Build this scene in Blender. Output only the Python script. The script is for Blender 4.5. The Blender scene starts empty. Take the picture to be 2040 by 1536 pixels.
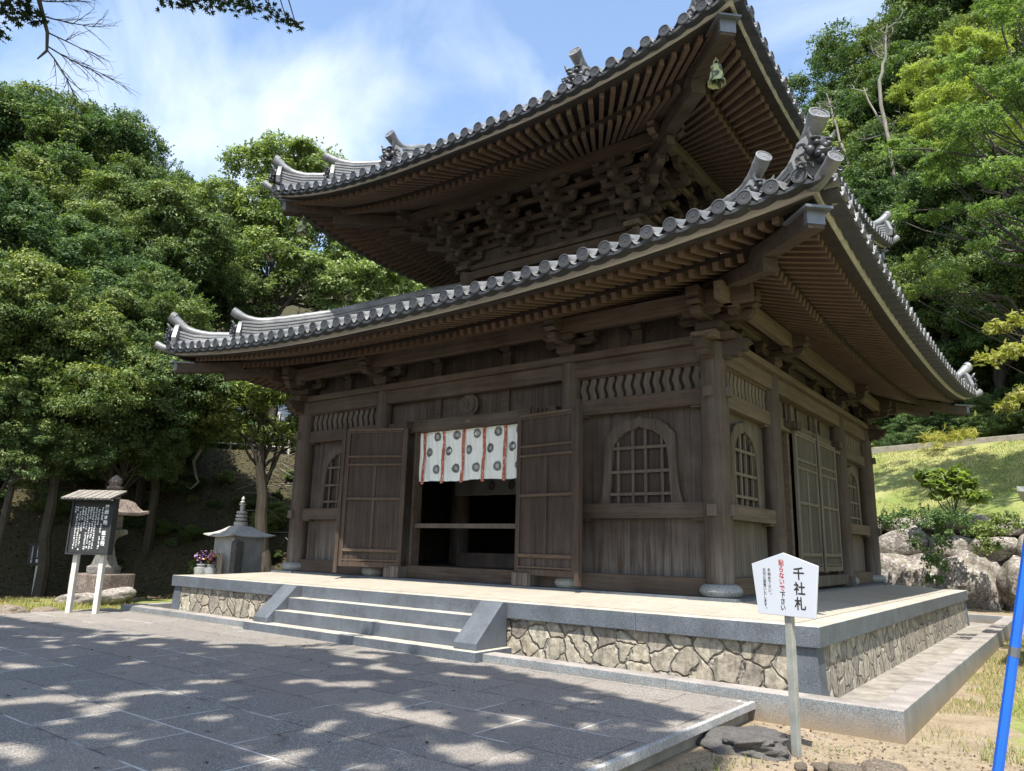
import bpy, math, random
import numpy as np
from mathutils import Vector, Matrix
R = math.radians
sc = bpy.context.scene
COL = sc.collection
PI = math.pi

# ---------------------------------------------------------------- camera
yaw, pit, rol = R(37.320), R(12.347), R(1.4426)
fw = Vector((-math.sin(yaw)*math.cos(pit), math.cos(yaw)*math.cos(pit), math.sin(pit)))
rt = Vector((math.cos(yaw), math.sin(yaw), 0)); up = rt.cross(fw)
r2 = rt*math.cos(rol) + up*math.sin(rol); u2 = -rt*math.sin(rol) + up*math.cos(rol)
cd = bpy.data.cameras.new('camera'); cam = bpy.data.objects.new('camera', cd); COL.objects.link(cam)
CAMP = Vector((8.542, -14.535, 0.7205))
cam.matrix_world = Matrix(((r2.x, u2.x, -fw.x, CAMP.x), (r2.y, u2.y, -fw.y, CAMP.y), (r2.z, u2.z, -fw.z, CAMP.z), (0, 0, 0, 1)))
cd.sensor_width = 36; cd.lens = 1469.57/2040*36; cd.clip_end = 2000; cd.clip_start = 0.05
sc.camera = cam
sc.view_settings.view_transform = 'Standard'; sc.view_settings.look = 'None'
sc.view_settings.exposure = 0.98; sc.view_settings.gamma = 1

# ---------------------------------------------------------------- sky and sun
SUND = Vector((0.22, -0.46, 1.0)).normalized()
SUN_EL = math.asin(SUND.z); SUN_AZ = math.atan2(SUND.x, SUND.y)
w = bpy.data.worlds.new('World'); sc.world = w; w.use_nodes = True
nt = w.node_tree; nt.nodes.clear()
def N(nt, t, **k):
    n = nt.nodes.new(t)
    for a, b in k.items():
        if a.startswith('i_'):
            n.inputs[a[2:].replace('_', ' ')].default_value = b
        else: setattr(n, a, b)
    return n
o = N(nt, 'ShaderNodeOutputWorld'); bg = N(nt, 'ShaderNodeBackground'); sky = N(nt, 'ShaderNodeTexSky')
sky.sky_type = 'NISHITA'; sky.sun_disc = False; sky.sun_elevation = SUN_EL; sky.sun_rotation = SUN_AZ
sky.air_density = 1.3; sky.dust_density = 1.2; sky.ozone_density = 2.0
bg.inputs['Strength'].default_value = 0.145
tc = N(nt, 'ShaderNodeTexCoord'); mp = N(nt, 'ShaderNodeMapping')
mp.inputs['Location'].default_value = (0.7, 0.2, 0.4); mp.inputs['Rotation'].default_value = (0.2, 0.35, 0.9); mp.inputs['Scale'].default_value = (1.0, 2.6, 2.2)
nt.links.new(tc.outputs['Generated'], mp.inputs['Vector'])
nz = N(nt, 'ShaderNodeTexNoise'); nz.inputs['Scale'].default_value = 1.7; nz.inputs['Detail'].default_value = 9; nz.inputs['Roughness'].default_value = 0.55
nz.inputs['Distortion'].default_value = 0.5
nt.links.new(mp.outputs['Vector'], nz.inputs['Vector'])
cr = N(nt, 'ShaderNodeValToRGB'); cr.color_ramp.elements[0].position = 0.46; cr.color_ramp.elements[1].position = 0.74
cr.color_ramp.elements[0].color = (0.03, 0.03, 0.03, 1); cr.color_ramp.elements[1].color = (0.95, 0.95, 0.95, 1)
nt.links.new(nz.outputs['Fac'], cr.inputs['Fac'])
mx = N(nt, 'ShaderNodeMix', data_type='RGBA'); mx.inputs['B'].default_value = (5.6, 5.8, 6.3, 1)
sz = N(nt, 'ShaderNodeSeparateXYZ'); nt.links.new(tc.outputs['Generated'], sz.inputs[0])
mr = N(nt, 'ShaderNodeMapRange'); mr.inputs['From Min'].default_value = .72; mr.inputs['From Max'].default_value = .30; mr.inputs['To Min'].default_value = .30; mr.inputs['To Max'].default_value = 1.0
nt.links.new(sz.outputs['Z'], mr.inputs['Value']); mm = N(nt, 'ShaderNodeMath', operation='MULTIPLY'); nt.links.new(mr.outputs[0], mm.inputs[0]); nt.links.new(cr.outputs['Color'], mm.inputs[1])
nt.links.new(mm.outputs[0], mx.inputs['Factor']); nt.links.new(sky.outputs['Color'], mx.inputs['A'])
nt.links.new(mx.outputs['Result'], bg.inputs['Color']); nt.links.new(bg.outputs['Background'], o.inputs['Surface'])
sd = bpy.data.lights.new('sun', 'SUN'); sd.energy = 4.7; sd.angle = R(0.55); sd.color = (1.0, 0.95, 0.86)
so = bpy.data.objects.new('sun', sd); COL.objects.link(so); so.rotation_euler = SUND.to_track_quat('Z', 'Y').to_euler(); so.location = (3, -10, 30)

# ---------------------------------------------------------------- helpers
def tag(o, label=None, cat=None, group=None, kind=None):
    if label: o['label'] = label
    if cat: o['category'] = cat
    if group: o['group'] = group
    if kind: o['kind'] = kind
    return o
def empty(name, loc=(0, 0, 0), label=None, cat=None, group=None, rz=0):
    o = bpy.data.objects.new(name, None); COL.objects.link(o); o.location = loc; o.rotation_euler = (0, 0, rz); o.empty_display_size = .1
    return tag(o, label, cat, group)
def RZ(a): return Matrix.Rotation(a, 4, 'Z')
def T(x, y, z): return Matrix.Translation((x, y, z))
class MB:
    def __init__(s, M=None): s.v = []; s.f = []; s.m = []; s.M = M if M is not None else Matrix()
    def add(s, vs, fs, mi=0, M=None):
        X = s.M @ M if M is not None else s.M
        n = len(s.v); s.v += [tuple(X @ Vector(p)) for p in vs]
        s.f += [tuple(i+n for i in f) for f in fs]; s.m += [mi]*len(fs) if isinstance(mi, int) else mi
        return s
    def box(s, x0, x1, y0, y1, z0, z1, mi=0, M=None):
        return s.add([(x0, y0, z0), (x1, y0, z0), (x1, y1, z0), (x0, y1, z0), (x0, y0, z1), (x1, y0, z1), (x1, y1, z1), (x0, y1, z1)],
                     [(0, 3, 2, 1), (4, 5, 6, 7), (0, 1, 5, 4), (1, 2, 6, 5), (2, 3, 7, 6), (3, 0, 4, 7)], mi, M)
    def prism(s, poly, a0, a1, ax='y', mi=0, M=None):
        # poly of 2D points, extruded along ax. ax y: (x,z); ax x: (y,z); ax z: (x,y)
        def P(p, a): return {'y': (p[0], a, p[1]), 'x': (a, p[0], p[1]), 'z': (p[0], p[1], a)}[ax]
        n = len(poly); vs = [P(p, a0) for p in poly]+[P(p, a1) for p in poly]
        fs = [tuple(range(n)), tuple(range(2*n-1, n-1, -1))]+[(i, i+n, (i+1) % n+n, (i+1) % n) for i in range(n)]
        return s.add(vs, fs, mi, M)
    def lathe(s, prof, n=20, mi=0, M=None, cap=True, sx=1):
        vs = []; fs = []
        for r, z in prof:
            for k in range(n):
                a = 2*PI*k/n; vs.append((r*math.cos(a)*sx, r*math.sin(a), z))
        for j in range(len(prof)-1):
            for k in range(n):
                fs.append((j*n+k, j*n+(k+1) % n, (j+1)*n+(k+1) % n, (j+1)*n+k))
        if cap:
            fs.append(tuple(range(n-1, -1, -1))); fs.append(tuple(range((len(prof)-1)*n, len(prof)*n)))
        return s.add(vs, fs, mi, M)
    def tube(s, pts, rad, n=8, mi=0, M=None, cap=True):
        pts = [Vector(p) for p in pts]; vs = []; fs = []
        if not hasattr(rad, '__len__'): rad = [rad]*len(pts)
        ref = None
        for i, p in enumerate(pts):
            t = (pts[min(i+1, len(pts)-1)]-pts[max(i-1, 0)]).normalized()
            if ref is None: ref = t.cross(Vector((0, 0, 1))) if abs(t.z) < .95 else t.cross(Vector((0, 1, 0)))
            a = (ref-t*ref.dot(t)).normalized(); b = t.cross(a); ref = a
            for k in range(n):
                q = 2*PI*k/n; vs.append(tuple(p+(a*math.cos(q)+b*math.sin(q))*rad[i]))
        for j in range(len(pts)-1):
            for k in range(n): fs.append((j*n+k, j*n+(k+1) % n, (j+1)*n+(k+1) % n, (j+1)*n+k))
        if cap: fs.append(tuple(range(n-1, -1, -1))); fs.append(tuple(range((len(pts)-1)*n, len(pts)*n)))
        return s.add(vs, fs, mi, M)
    def grid(s, P, mi=0, M=None, closed=False):
        nu = len(P); nv = len(P[0]); vs = [p for r in P for p in r]; fs = []
        for i in range(nu-1):
            for j in range(nv-1 if not closed else nv):
                fs.append((i*nv+j, i*nv+(j+1) % nv, (i+1)*nv+(j+1) % nv, (i+1)*nv+j))
        return s.add(vs, fs, mi, M)
    def beam(s, p0, p1, wd, ht, mi=0, M=None):
        # p0,p1 : centre of the under side
        p0 = Vector(p0); p1 = Vector(p1); t = (p1-p0); h = Vector((t.y, -t.x, 0)).normalized()*wd/2; u = Vector((0, 0, ht))
        vs = [p0-h, p0+h, p0+h+u, p0-h+u, p1-h, p1+h, p1+h+u, p1-h+u]
        return s.add([tuple(v) for v in vs], [(0, 1, 2, 3), (7, 6, 5, 4), (0, 4, 5, 1), (1, 5, 6, 2), (2, 6, 7, 3), (3, 7, 4, 0)], mi, M)
    def mesh(s, name, mats, smooth=False):
        me = bpy.data.meshes.new(name); me.from_pydata(s.v, [], s.f); 
        for m in (mats if isinstance(mats, (list, tuple)) else [mats]): me.materials.append(m)
        me.polygons.foreach_set('material_index', s.m)
        if smooth:
            me.polygons.foreach_set('use_smooth', [True]*len(s.f))
            try: me.set_sharp_from_angle(angle=R(35))
            except Exception: pass
        me.update()
        return me
    def build(s, name, mats, parent=None, smooth=False, bevel=0, fix=True):
        me = s.mesh(name, mats, smooth)
        if fix: fixn(me)
        ob = bpy.data.objects.new(name, me); COL.objects.link(ob); ob.parent = parent
        if bevel:
            b = ob.modifiers.new('bevel', 'BEVEL'); b.width = bevel; b.segments = 2; b.limit_method = 'ANGLE'; b.angle_limit = R(40)
        return ob
import bmesh
def fixn(me):
    bm = bmesh.new(); bm.from_mesh(me); bmesh.ops.recalc_face_normals(bm, faces=bm.faces); bm.to_mesh(me); bm.free()
_g = {}
def glyph(ch, bold=0.0):
    k = (ch, bold)
    if k in _g: return _g[k]
    cu = bpy.data.curves.new('glyph', 'FONT'); cu.body = ch; cu.size = 1; cu.align_x = 'CENTER'; cu.align_y = 'CENTER'; cu.resolution_u = 3; cu.offset = bold
    ob = bpy.data.objects.new('glyph', cu); COL.objects.link(ob)
    dg = bpy.context.evaluated_depsgraph_get(); me = ob.evaluated_get(dg).to_mesh()
    vs = [tuple(v.co) for v in me.vertices]; fs = [tuple(p.vertices) for p in me.polygons]
    ob.evaluated_get(dg).to_mesh_clear(); bpy.data.objects.remove(ob); bpy.data.curves.remove(cu)
    if vs:
        xs = [v[0] for v in vs]; ys = [v[1] for v in vs]; cx = (min(xs)+max(xs))/2; cy = (min(ys)+max(ys))/2
        if ch in '。、': cx -= .3; cy -= .25
        vs = [(v[0]-cx, 0, v[1]-cy) for v in vs]
    _g[k] = (vs, fs); return _g[k]
def vtext(mb, s, x, z, size, step, y=0, mi=0, bold=0.0, sq=1.0):
    for ch in s:
        if ch != ' ':
            vs, fs = glyph(ch, bold); mb.add([(x+v[0]*size*sq, y, z+v[2]*size) for v in vs], fs, mi)
        z -= step
# ---------------------------------------------------------------- materials
def newmat(name):
    m = bpy.data.materials.new(name); m.use_nodes = True; t = m.node_tree; b = t.nodes['Principled BSDF']; return m, t, b
def ramp(t, fac, cols, interp='LINEAR'):
    r = N(t, 'ShaderNodeValToRGB'); r.color_ramp.interpolation = interp; e = r.color_ramp.elements
    while len(e) < len(cols): e.new(.5)
    for i, (p, c) in enumerate(cols): e[i].position = p; e[i].color = (*c, 1) if len(c) == 3 else c
    t.links.new(fac, r.inputs['Fac']); return r.outputs['Color']
def noise(t, vec, scale, detail=4, rough=.55, dist=0, out='Fac'):
    n = N(t, 'ShaderNodeTexNoise'); n.inputs['Scale'].default_value = scale; n.inputs['Detail'].default_value = detail
    n.inputs['Roughness'].default_value = rough; n.inputs['Distortion'].default_value = dist
    if vec: t.links.new(vec, n.inputs['Vector'])
    return n.outputs[out]
def coord(t, scale=(1, 1, 1), rot=(0, 0, 0), src='Object'):
    c = N(t, 'ShaderNodeTexCoord'); m = N(t, 'ShaderNodeMapping'); m.inputs['Scale'].default_value = scale; m.inputs['Rotation'].default_value = rot
    t.links.new(c.outputs[src], m.inputs['Vector']); return m.outputs['Vector']
def mixc(t, f, a, b, mode='MIX'):
    m = N(t, 'ShaderNodeMix', data_type='RGBA', blend_type=mode)
    for s, v in (('Factor', f), ('A', a), ('B', b)):
        if isinstance(v, (int, float)): m.inputs[s].default_value = v
        elif isinstance(v, tuple): m.inputs[s].default_value = (*v, 1)
        else: t.links.new(v, m.inputs[s])
    return m.outputs['Result']
def math_(t, op, a, b=0, c=None):
    m = N(t, 'ShaderNodeMath', operation=op)
    for i, v in enumerate((a, b) if c is None else (a, b, c)):
        if isinstance(v, (int, float)): m.inputs[i].default_value = v
        else: t.links.new(v, m.inputs[i])
    return m.outputs[0]
def bump(t, b, h, strength=.3, dist=.01):
    n = N(t, 'ShaderNodeBump'); n.inputs['Strength'].default_value = strength; n.inputs['Distance'].default_value = dist
    t.links.new(h, n.inputs['Height']); t.links.new(n.outputs['Normal'], b.inputs['Normal'])
def sepx(t, v):
    s = N(t, 'ShaderNodeSeparateXYZ'); t.links.new(v, s.inputs[0]); return s.outputs
def wood(name, c1, c2, grey=(.125, .108, .092), axis='z', plank=0, gamt=.5, rough=.75, off=0.0, streak=0.0):
    m, t, b = newmat(name)
    sc_ = {'x': (.7, 16, 16), 'y': (16, .7, 16), 'z': (16, 16, .7)}[axis]
    v = coord(t, sc_); n1 = noise(t, v, 2.2, 6, .65, .6)
    col = ramp(t, n1, [(.28, c1), (.72, c2)])
    v0 = coord(t); nb = noise(t, v0, 1.3, 5, .6)
    g = ramp(t, nb, [(.42, (0, 0, 0)), (.75, (gamt,)*3)])
    col = mixc(t, g, col, grey)
    h = n1
    nk = noise(t, coord(t, tuple(x*.35 for x in sc_)), 1.9, 6, .6, .3); col = mixc(t, 1.0, col, ramp(t, nk, [(.33, (.78, .77, .76)), (.5, (1, 1, 1)), (.68, (1.22, 1.2, 1.17))]), 'MULTIPLY')
    if plank:
        xs = sepx(t, v0); s = math_(t, 'ADD', xs[0], xs[1]); s = math_(t, 'ADD', s, off+50*plank)
        q = math_(t, 'DIVIDE', s, plank); fl = math_(t, 'FLOOR', q); fr = math_(t, 'FRACT', q)
        wn = N(t, 'ShaderNodeTexWhiteNoise', noise_dimensions='1D'); t.links.new(fl, wn.inputs['W'])
        k = ramp(t, wn.outputs['Value'], [(0, (.82, .82, .82)), (1, (1.16, 1.15, 1.13))])
        col = mixc(t, 1.0, col, k, 'MULTIPLY')
        sm = math_(t, 'LESS_THAN', fr, .006/plank)
        col = mixc(t, sm, col, (.012, .01, .008))
    if streak:
        vs = coord(t, (9, 9, .35)); ns = noise(t, vs, 1.6, 5, .7)
        zz = sepx(t, v0)[2]
        k2 = ramp(t, ns, [(.42, (0, 0, 0)), (.62, (1, 1, 1))])
        zf = ramp(t, math_(t, 'MULTIPLY', zz, 1.0), [(.3, (1, 1, 1)), (1.0, (.12, .12, .12))])
        f = mixc(t, 1.0, k2, zf, 'MULTIPLY')
        f2 = math_(t, 'MULTIPLY', f, streak); col = mixc(t, f2, col, (.165, .155, .145))
    t.links.new(col, b.inputs['Base Color']); b.inputs['Roughness'].default_value = rough; b.inputs['Specular IOR Level'].default_value = .25
    bump(t, b, h, .35, .006)
    return m
W1, W2 = (.034, .023, .0165), (.088, .062, .045)
M = {}
M['by2'] = wood('sunlit_side_timber', (.070, .050, .034), (.148, .112, .078), axis='y', gamt=.5)  # right wall timber: weathered wood with the bounced sunlight put into its colour
M['plank3'] = wood('sunlit_side_planks', (.066, .050, .036), (.140, .108, .078), axis='z', plank=.33, streak=1.0, gamt=.7)  # right wall planks, colour raised to include the light on that side
M['lath2'] = wood('sunlit_side_lattice', (.10, .083, .064), (.19, .16, .125), axis='z', gamt=.4)  # lighter lattice copy for the right wall, side light painted in
M['col'] = wood('weathered_timber_upright', W1, W2, axis='z', streak=.8)
M['bx'] = wood('weathered_timber_along_x', W1, W2, axis='x')
M['by'] = wood('weathered_timber_along_y', W1, W2, axis='y')
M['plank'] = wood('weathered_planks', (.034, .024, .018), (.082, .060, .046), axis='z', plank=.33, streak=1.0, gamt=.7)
M['plank2'] = wood('dark_planks', (.024, .017, .013), (.060, .043, .033), axis='z', plank=.24)
M['door'] = wood('door_timber', (.036, .024, .018), (.085, .058, .042), axis='z', gamt=.25)
M['doorp'] = wood('door_panels', (.022, .014, .011), (.062, .042, .032), axis='z', gamt=.15, streak=.3)
M['sdoor'] = wood('side_door_timber', (.105, .088, .068), (.20, .172, .135), axis='z', gamt=.6)
M['sdoorp'] = wood('side_door_panels', (.045, .038, .031), (.105, .09, .075), axis='z', gamt=.6, streak=.6, plank=.11)
M['pale'] = wood('pale_fresh_timber', (.16, .135, .105), (.30, .26, .20), axis='z', gamt=.3)
M['mould'] = wood('door_moulding', (.065, .045, .030), (.125, .088, .060), axis='x', gamt=.1)
M['raf'] = wood('rafter_timber', (.070, .045, .031), (.135, .090, .064), axis='x', gamt=.15)
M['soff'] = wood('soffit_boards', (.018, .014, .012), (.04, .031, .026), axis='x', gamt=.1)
M['brk'] = wood('bracket_timber', (.030, .021, .016), (.074, .053, .040), axis='x', gamt=.3)
M['lath'] = wood('lattice_timber', (0.0656, 0.0512, 0.04), (0.124, 0.1, 0.08), axis='z', gamt=.4)
M['winf'] = wood('window_surround_timber', (.045, .034, .026), (.10, .078, .060), axis='z', gamt=.5)
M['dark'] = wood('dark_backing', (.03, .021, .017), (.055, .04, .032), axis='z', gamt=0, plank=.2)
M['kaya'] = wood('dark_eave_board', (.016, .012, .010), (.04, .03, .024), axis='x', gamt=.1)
M['strip'] = wood('pale_eave_strip', (.34, .325, .29), (.50, .48, .44), axis='x', gamt=.2)
def granite(name, base, dark=.45, scale=160, dirt=None, rough=.6, blot=.25):
    m, t, b = newmat(name); v = coord(t)
    n = noise(t, v, scale, 3, .7); c = ramp(t, n, [(.36, tuple(x*dark for x in base)), (.5, base), (.62, tuple(min(1, x*1.5) for x in base))])
    n2 = noise(t, v, 2.5, 5, .6); k = ramp(t, n2, [(.3, (1-blot,)*3), (.7, (1+blot,)*3)]); c = mixc(t, 1.0, c, k, 'MULTIPLY')
    st = noise(t, coord(t, (5, 5, 1.1)), 1.6, 7, .7, .3); c = mixc(t, ramp(t, st, [(.54, (0, 0, 0)), (.72, (.5,)*3)]), c, tuple(x*.45 for x in base))
    if dirt:
        zz = sepx(t, v)[2]; nn = noise(t, v, 5, 6, .65); q = math_(t, 'ADD', zz, math_(t, 'MULTIPLY', nn, dirt[3]))
        f = ramp(t, math_(t, 'MULTIPLY_ADD', q, 1/(dirt[1]-dirt[0]), -dirt[0]/(dirt[1]-dirt[0])), [(0, (1, 1, 1)), (1, (0, 0, 0))])
        c = mixc(t, math_(t, 'MULTIPLY', f, .75), c, dirt[2])
    t.links.new(c, b.inputs['Base Color']); b.inputs['Roughness'].default_value = rough; bump(t, b, n, .15, .003); return m
M['gran'] = granite('grey_granite', (.088, .100, .116), scale=130)
M['tread'] = granite('dusty_worn_granite_tread', (.36, .335, .285), dark=.75, scale=110, rough=.85)
M['ped'] = granite('column_base_stone', (.20, .21, .205), dark=.7, scale=60, rough=.8)
M['granl'] = granite('pale_granite', (.36, .35, .32), dark=.7, scale=110)
M['lanternstone'] = granite('dark_lichened_granite', (.16, .15, .135), dark=.55, scale=22, rough=.9, blot=.45)
M['cen'] = granite('speckled_pale_granite', (.33, .33, .32), dark=.6, scale=90, rough=.8)
M['gray'] = granite('grey_stone', (.27, .275, .27), dark=.7, scale=60, rough=.8)
M['curb'] = granite('curb_granite', (.17, .18, .185), scale=120, dirt=(-.06, .15, (.24, .17, .095), -.12))
M['ktop'] = granite('weathered_kerb_top', (.25, .225, .205), dark=.7, scale=100, rough=.85, blot=.35)
M['brown_stone'] = granite('brown_weathered_stone', (.15, .118, .10), dark=.6, scale=18, rough=.9, blot=.45)
M['pink_stone'] = granite('lichened_stone', (.24, .195, .165), dark=.55, scale=22, rough=.9, blot=.4)
M['floor'] = None
def tiles_floor():
    m, t, b = newmat('stone_paving_of_platform'); v = coord(t, rot=(0, 0, 0)); xs = sepx(t, v)
    u = math_(t, 'FRACT', math_(t, 'DIVIDE', math_(t, 'ADD', xs[0], 40), .60)); w_ = math_(t, 'FRACT', math_(t, 'DIVIDE', math_(t, 'ADD', xs[1], 40.2), .60))
    j = math_(t, 'MAXIMUM', math_(t, 'LESS_THAN', u, .012), math_(t, 'LESS_THAN', w_, .012))
    n = noise(t, v, 7, 8, .7); c = ramp(t, n, [(.3, (.27, .242, .195)), (.7, (.40, .365, .30))])
    n2 = noise(t, v, 150, 2); c = mixc(t, .3, c, ramp(t, n2, [(.3, (.2, .18, .15)), (.7, (.55, .5, .42))]))
    n3 = noise(t, v, 1.1, 5, .6); c = mixc(t, ramp(t, n3, [(.45, (0, 0, 0)), (.75, (.4, .4, .4))]), c, (.2, .18, .15))
    c = mixc(t, math_(t, 'MULTIPLY', j, .55), c, (.12, .10, .08)); t.links.new(c, b.inputs['Base Color']); b.inputs['Roughness'].default_value = .85; bump(t, b, n2, .1, .003); return m
M['floor'] = tiles_floor()
def crazy():
    m, t, b = newmat('crazy_stone_facing'); v = coord(t, (1, 1, 1)); xs = sepx(t, v)
    s = math_(t, 'ADD', xs[0], math_(t, 'MULTIPLY', xs[1], 1.0)); cb = N(t, 'ShaderNodeCombineXYZ'); t.links.new(s, cb.inputs[0]); t.links.new(xs[2], cb.inputs[1])
    nn = noise(t, v, 3.2, 3, .6, 0, 'Color'); wv = mixc(t, .22, cb.outputs[0], nn, 'ADD')
    vo = N(t, 'ShaderNodeTexVoronoi', feature='DISTANCE_TO_EDGE', voronoi_dimensions='2D'); vo.inputs['Scale'].default_value = 3.9; t.links.new(wv, vo.inputs['Vector'])
    vc = N(t, 'ShaderNodeTexVoronoi', feature='F1', voronoi_dimensions='2D'); vc.inputs['Scale'].default_value = 3.9; t.links.new(wv, vc.inputs['Vector'])
    sp = N(t, 'ShaderNodeSeparateColor'); t.links.new(vc.outputs['Color'], sp.inputs[0])
    c = ramp(t, sp.outputs[0], [(0, (.29, .25, .195)), (.25, (.38, .345, .27)), (.45, (.21, .185, .16)), (.7, (.32, .29, .23)), (1, (.43, .40, .325))])
    n = noise(t, v, 14, 8, .7); c = mixc(t, 1.0, c, ramp(t, n, [(.3, (.42, .40, .38)), (.7, (1.4, 1.38, 1.35))]), 'MULTIPLY')
    st = noise(t, coord(t, (7, 7, .8)), 1.5, 5, .7); c = mixc(t, ramp(t, st, [(.5, (0, 0, 0)), (.68, (.7, .7, .7))]), c, (.075, .07, .06))
    g = ramp(t, vo.outputs['Distance'], [(.016, (1, 1, 1)), (.03, (0, 0, 0))])
    nj = noise(t, v, 4, 3); gc = ramp(t, nj, [(.40, (.09, .08, .07)), (.52, (.36, .335, .285))])
    c = mixc(t, g, c, gc); t.links.new(c, b.inputs['Base Color']); b.inputs['Roughness'].default_value = .9
    hh = mixc(t, .25, ramp(t, vo.outputs['Distance'], [(.0, (0, 0, 0)), (.09, (1, 1, 1))]), n); bump(t, b, hh, 1.0, .06); return m
M['crazy'] = crazy()
def pavem():
    m, t, b = newmat('dark_stone_paving'); v = coord(t); xs = sepx(t, v)
    yy = math_(t, 'DIVIDE', math_(t, 'ADD', xs[1], 11.91+.69*40), .69); row = math_(t, 'FLOOR', yy); fy = math_(t, 'FRACT', yy)
    offx = math_(t, 'MULTIPLY', math_(t, 'MODULO', row, 2), .53); xx = math_(t, 'DIVIDE', math_(t, 'ADD', math_(t, 'ADD', xs[0], 1.18+1.06*40), offx), 1.06); fx = math_(t, 'FRACT', xx)
    ex = math_(t, 'MULTIPLY', math_(t, 'MINIMUM', fx, math_(t, 'SUBTRACT', 1, fx)), 1.06); ey = math_(t, 'MULTIPLY', math_(t, 'MINIMUM', fy, math_(t, 'SUBTRACT', 1, fy)), .69)
    e = math_(t, 'MINIMUM', ex, ey); j = math_(t, 'LESS_THAN', e, .0095)
    sp = noise(t, v, 75, 3, .8); c = ramp(t, sp, [(.36, (.095, .087, .079)), (.52, (.185, .172, .156)), (.64, (.50, .47, .43))])
    bl = noise(t, v, .9, 5, .6); c = mixc(t, ramp(t, bl, [(.40, (0, 0, 0)), (.68, (.6, .6, .6))]), c, (.235, .205, .178))
    st = noise(t, v, 3.1, 8, .72, .5); c = mixc(t, ramp(t, st, [(.56, (0, 0, 0)), (.70, (.55,)*3)]), c, (.055, .048, .043)); s5 = noise(t, v, 17, 4, .7); c = mixc(t, ramp(t, s5, [(.66, (0, 0, 0)), (.74, (.6,)*3)]), c, (.40, .37, .33))
    wn = N(t, 'ShaderNodeTexWhiteNoise', noise_dimensions='2D'); cb = N(t, 'ShaderNodeCombineXYZ'); t.links.new(math_(t, 'FLOOR', xx), cb.inputs[0]); t.links.new(row, cb.inputs[1]); t.links.new(cb.outputs[0], wn.inputs['Vector'])
    c = mixc(t, 1.0, c, ramp(t, wn.outputs['Value'], [(0, (.90, .90, .91)), (1, (1.10, 1.09, 1.07))]), 'MULTIPLY')
    jn = noise(t, v, .75, 3, .5); gc = ramp(t, jn, [(.55, (.055, .050, .045)), (.60, (.55, .54, .51))]); c = mixc(t, math_(t, 'MULTIPLY', j, ramp(t, noise(t, v, 9, 5, .7), [(.3, (.25,)*3), (.6, (.95,)*3)])), c, gc)
    t.links.new(c, b.inputs['Base Color']); b.inputs['Roughness'].default_value = .7; b.inputs['Specular IOR Level'].default_value = .35
    h = math_(t, 'SUBTRACT', sp, math_(t, 'MULTIPLY', j, .6)); bump(t, b, h, .4, .006); return m
M['pave'] = pavem()
def tilem():
    m, t, b = newmat('grey_glazed_roof_tile'); v = coord(t, src='Object'); g_ = N(t, 'ShaderNodeNewGeometry'); v = g_.outputs['Position']; n = noise(t, v, 3.5, 6, .65); c = ramp(t, n, [(.3, (.085, .09, .098)), (.7, (.235, .24, .245))])
    n2 = noise(t, v, 40, 3); c = mixc(t, .25, c, ramp(t, n2, [(.3, (.08, .085, .09)), (.7, (.36, .36, .36))]))
    n3 = noise(t, v, 6.5, 5, .7); c = mixc(t, ramp(t, n3, [(.60, (0, 0, 0)), (.70, (.55,)*3)]), c, (.12, .15, .08)); n4 = noise(t, v, 1.7, 3, .6); c = mixc(t, 1.0, c, ramp(t, n4, [(.35, (.72, .72, .74)), (.65, (1.15, 1.15, 1.12))]), 'MULTIPLY')
    t.links.new(c, b.inputs['Base Color']); b.inputs['Roughness'].default_value = .42; b.inputs['Specular IOR Level'].default_value = .5; bump(t, b, n2, .08, .003); return m
M['tile'] = tilem()
def flat(name, c, rough=.6, metal=0, var=.15, scale=8, bstr=.1):
    m, t, b = newmat(name); v = coord(t); n = noise(t, v, scale, 5, .6)
    col = ramp(t, n, [(.3, tuple(x*(1-var) for x in c)), (.7, tuple(min(1, x*(1+var)) for x in c))]); t.links.new(col, b.inputs['Base Color'])
    b.inputs['Roughness'].default_value = rough; b.inputs['Metallic'].default_value = metal
    if bstr: bump(t, b, n, bstr, .004)
    return m
M['tiledark'] = flat('tile_relief_face', (.030, .033, .038), .5)
M['tileend'] = flat('weathered_tile_end', (.052, .056, .062), .5)
M['bronze'] = None
m, t, b = newmat('green_bronze'); v = coord(t); n = noise(t, v, 9, 3, .5)
t.links.new(ramp(t, n, [(.44, (.06, .08, .05)), (.52, (.40, .43, .24))]), b.inputs['Base Color']); b.inputs['Roughness'].default_value = .6; M['bronze'] = m
M['lead'] = flat('grey_metal_cap', (.13, .14, .16), .4, .3)
M['cloth'] = flat('white_curtain_cloth', (.74, .76, .72), .9, 0, .04, 3, 0)
M['dimcloth'] = flat('dim_inner_cloth', (.16, .16, .15), .9, 0, .1, 3, 0)  # cloth colour darkened to stand for the dim interior
M['ink'] = flat('black_ink', (.02, .018, .018), .7, 0, .1, 20, 0)
M['red_ink'] = flat('red_ink', (.45, .03, .03), .6, 0, .1, 20, 0)
m, t, b = newmat('red_brocade_ribbon'); v = coord(t); n = noise(t, v, 34, 2, .4)
t.links.new(ramp(t, n, [(.58, (.36, .09, .05)), (.63, (.72, .58, .48))]), b.inputs['Base Color']); b.inputs['Roughness'].default_value = .8; M['ribbon'] = m
M['sign'] = flat('white_painted_board', (.52, .55, .60), .3, 0, .03, 2, 0)
M['steel'] = flat('sign_post_metal', (.29, .295, .27), .5, .2, .3, 5)
M['black'] = flat('black_painted_wood', (.022, .023, .024), .75, 0, .4, 12)
M['whitewood'] = flat('white_painted_post', (.55, .53, .47), .7, 0, .12, 5)
M['whitepaint'] = flat('white_lettering', (.8, .8, .78), .7, 0, .03, 4, 0)
M['gold'] = flat('faded_gold_lettering', (.22, .17, .08), .6, 0, .1, 4, 0)
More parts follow.
